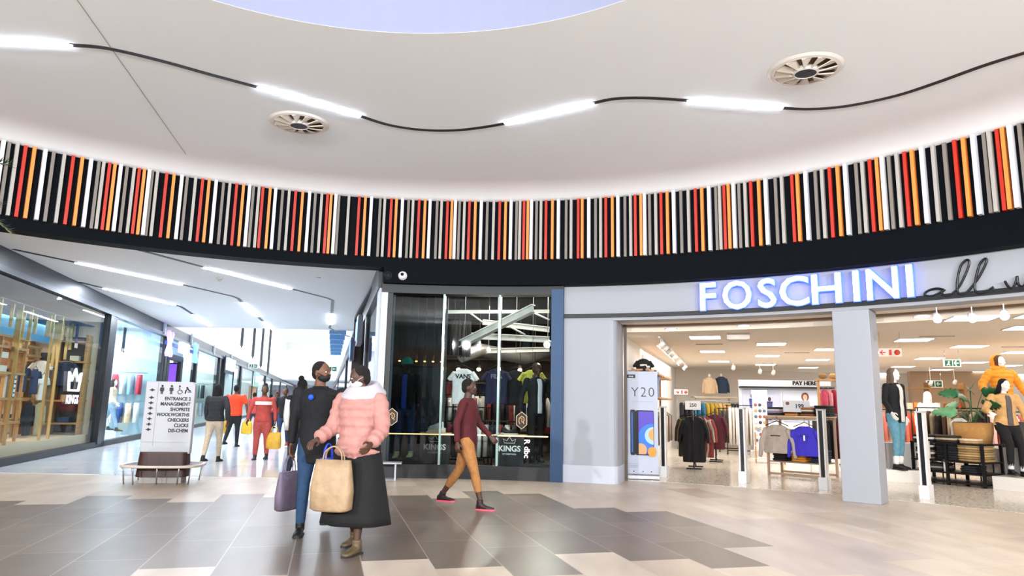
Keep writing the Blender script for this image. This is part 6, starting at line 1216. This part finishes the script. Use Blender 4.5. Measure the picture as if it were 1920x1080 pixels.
for k, (s, o) in enumerate(((.6, -2.2), (2.6, -2.2), (4.4, -2.4))): p = WL(s, o, 3.1); track_spot(p, p+Vector((0, 0, -2)), ('left', 'middle', 'right')[k]+' white spot lamp inside the first left shop', 20, None, '#fff6ea', 40, '#e9e4dc', .2, .07, False)
# crown logo on the glass
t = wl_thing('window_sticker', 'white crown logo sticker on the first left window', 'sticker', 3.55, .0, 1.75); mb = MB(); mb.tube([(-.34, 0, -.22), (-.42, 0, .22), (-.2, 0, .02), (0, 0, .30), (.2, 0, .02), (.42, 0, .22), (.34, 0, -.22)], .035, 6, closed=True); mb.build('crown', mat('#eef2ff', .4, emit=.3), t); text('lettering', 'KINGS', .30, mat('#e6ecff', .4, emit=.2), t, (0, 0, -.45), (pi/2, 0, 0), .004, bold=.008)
# garments in the first shop's right half
for k, (s, z, c, lb) in enumerate(((3.6, 2.25, '#20263c', 'navy shirt'), (4.3, 2.2, '#2c3350', 'dark blue shirt'), (4.9, 2.05, '#e2ded8', 'white shirt'), (4.2, 1.35, '#141418', 'black coat'), (4.9, 1.35, '#b5a27c', 'khaki jacket'))): garment(lb+' hanging at the right of the first left window', 'shirt' if k < 3 else 'coat', WL(s, -1.15, z), LRZ+pi/2, c, 'long' if k > 2 else 'short', .5, .68 if k < 3 else .85, None, name='hanging_shirt' if k < 3 else 'hanging_coat')
# second shop
for k, (s, o, top_, bot, lb) in enumerate(((7.3, -1.1, '#c9485a', '#e8e0dc', 'red'), (8.1, -1.6, '#e8e6e4', '#9ab0c8', 'white'), (8.9, -1.1, '#9fc3d8', '#e6e2de', 'pale blue'), (9.8, -1.5, '#d8d4d0', '#3a3f4c', 'light grey'), (10.6, -1.0, '#e6c9b0', '#8fa8bc', 'peach'), (11.5, -1.5, '#26303c', '#c8ccd2', 'charcoal'))):
    tag(qbox(WL, s-.3, s+.3, o-.3, o+.3, .002, .25).build('display_plinth', mat('#dfe2e6', .4)), 'pale plinth under the mannequin in the '+lb+' top', 'plinth'); person('mannequin', 'white mannequin in a %s top in the second left window' % lb, 'mannequin', WL(s, o, .25), LRZ+pi/2, skin=MW, mannequin=True, top=top_, bottom=bot, hair='#3a2a22', hairstyle='bald' if k % 2 else 'long', detail=.5, h=1.75, out=(14, 18), arms=(10, -6), elbows=(30, 12), fem=k % 2 == 0)
tag(qbox(WL, 6.5, 12.9, -2.3, -2.2, 2.35, 2.7).build('light_band', mat('#1c56c8', .4, emit=.6)), 'saturated blue lit band across the second left shop', 'panel')
for k, (s, cs, lb) in enumerate(((7.8, ['#e8e4e0', '#c83a4a', '#9ab8cc'], 'near'), (10.6, ['#dcd8d4', '#3a4a60', '#b8ccd8'], 'far'))):
    q = WL(s, -3.2, 0); rack('pale rack in the second left shop, the %s one' % lb, q, LRZ+pi/2, 2.2, 1.6, '#c8ccd0'); rail_of(cs, 'garment on the %s rack, second left shop' % lb, 'garment', 'garments on the %s rack of the second left shop' % lb, q+Vector((0, 0, 1.62)), LRZ+pi/2, 11, .18, .9, .4)
t = wl_thing('hanging_banner', 'dark hanging banner with a red and white tip in the second left window', 'banner', 9.3, -.5, 3.0); MB().box((0, 0, .25), (.28, .02, .8)).build('cloth', mat('#28384c'), t); MB().box((0, -.012, -.10), (.26, .01, .12)).build('tip', mat('#e8e4e0'), t); MB().box((.03, -.02, -.14), (.12, .01, .05)).build('mark', mat('#c8442c'), t)
t = wl_thing('hanging_banner', 'dark hanging banner with a red and white tip in the first left window', 'banner', 4.9, -.5, 2.85); MB().box((0, 0, .15), (.16, .02, .6)).build('cloth', mat('#1c2a44'), t); MB().box((0, -.012, -.13), (.22, .01, .12)).build('tip', mat('#e8c8b8'), t)
# third shop and the far ones
for k, s in enumerate((17.6, 21.2, 22.8, 25.0, 34.6, 39, 42, 44.5, 52, 55, 60, 63, 70, 76)):
    c = ('#e6e2e0', '#8fa0b0', '#d86a4a', '#2c3440', '#c8d0d8', '#b83a34')[k % 6]
    q = WL(s, -1.8, 0); rack('clothes rack in a far left window, bay %s' % ('by the X sign', 'left of the EXACT door', 'second left of the EXACT door', 'touching the EXACT door', 'right of the EXACT letters', 'before the green panel', 'nearer the green panel', 'touching the green panel', 'just past the green panel', 'second past the green panel', 'third past the green panel', 'fourth past the green panel', 'deep in the corridor', 'deepest in the corridor')[k], q, LRZ+pi/2, 1.6, 1.5, '#9aa0a8')
    rail_of([c, '#dcd8d4', '#59626e'], 'garment on rack %s' % ('by the X sign', 'left of the EXACT door', 'second left of the EXACT door', 'touching the EXACT door', 'right of the EXACT letters', 'before the green panel', 'nearer the green panel', 'touching the green panel', 'just past the green panel', 'second past the green panel', 'third past the green panel', 'fourth past the green panel', 'deep in the corridor', 'deepest in the corridor')[k], 'garment', 'garments in far left bay %s' % 'abcdefghijklmn'[k], q+Vector((0, 0, 1.52)), LRZ+pi/2, 3, .4, .9, .4)
# end of the corridor: red shopfront and greenery
cbox('wall_end', WL, 112, 112.3, .4, 6.8, 0, 1.0, mt=mat('#b3322e', .5)); cbox('wall_end', WL, 112.1, 112.2, .4, 6.8, 2.3, 3.0, mt=mat('#c0342e', .5))
def bush(name, label, p, h, w_, n=130, lf=.25, cols=('#3d6b3a', '#6c9a58')):
    t = thing(name, label, 'plant', p); MB().tube([(0, 0, 0), (.02, 0, h*.55)], .05*h/3, 8).build('trunk', mat('#5a4634', .8), t); mb = MB(); rr = random.Random(3)
    for i in range(n):
        c = Vector((rr.gauss(0, w_*.35), rr.gauss(0, w_*.35), h*.68+rr.gauss(0, h*.14))); a = rr.uniform(0, 6.28); b = rr.uniform(-.6, .6); d = Vector((cos(a)*cos(b), sin(a)*cos(b), sin(b))); x = d.cross(Vector((0, 0, 1))).normalized()*lf*.3
        mb.add([c, c+d*lf*.5+x, c+d*lf, c+d*lf*.5-x], [(0, 1, 2, 3)], mat(cols[i % 2], .6))
    mb.build('foliage', None, t); return t
bush('indoor_tree', 'pale green indoor tree at the far end of the corridor', WL(98, 2.6, 0), 3.6, 1.6, 300, .5, ('#6f9a74', '#94b58c')); bush('indoor_tree', 'small pale green indoor tree at the far right end of the corridor', WL(104, 4.6, 0), 3.4, 1.4, 260, .5, ('#6f9a74', '#a0bd98'))
# overhanging tree tip at the left edge of the picture
q = Vector((0, 0, CAMZ))+ray(-40, 335)*(7.0/ray(-40, 335).y); t = thing('indoor_tree', 'dark feathery branch tips reaching in at the left edge', 'plant', (q.x-.35, q.y, 0))
MB().tube(sub([Vector((0, 0, 0)), Vector((.03, 0, 1.4)), Vector((-.05, 0, 2.6)), Vector((0, 0, q.z))]), .05, 10, rs=None).build('trunk', mat('#4a3a2a', .8), t)
mb = MB(); rr = random.Random(5)
for i in range(16):
    a = rr.uniform(-1.2, 1.2) if i < 11 else rr.uniform(1.2, 5); ln = rr.uniform(.35, .6); d = Vector((cos(a), sin(a), rr.uniform(-.5, .5))); b0 = Vector((0, 0, q.z-.12+rr.uniform(-.25, .25))); P = sub([b0, b0+d*ln*.5+Vector((0, 0, .04)), b0+d*ln-Vector((0, 0, .05))], 5); mb.tube(P, .006, 5, mat('#3a4a2a', .7))
    for p_ in P[2:]:
        for s in (-1, 1):
            for u in (-.5, .1, .6): dd = (d+d.cross(Vector((0, 0, 1)))*s*.9+Vector((0, 0, u))).normalized(); x = dd.cross(Vector((0, 0, 1))).normalized()*.007; mb.add([p_, p_+dd*.05+x, p_+dd*.11, p_+dd*.05-x], [(0, 1, 2, 3)], mat(('#2f4a28', '#8fa07c')[i % 2], .6))
mb.build('foliage', None, t)
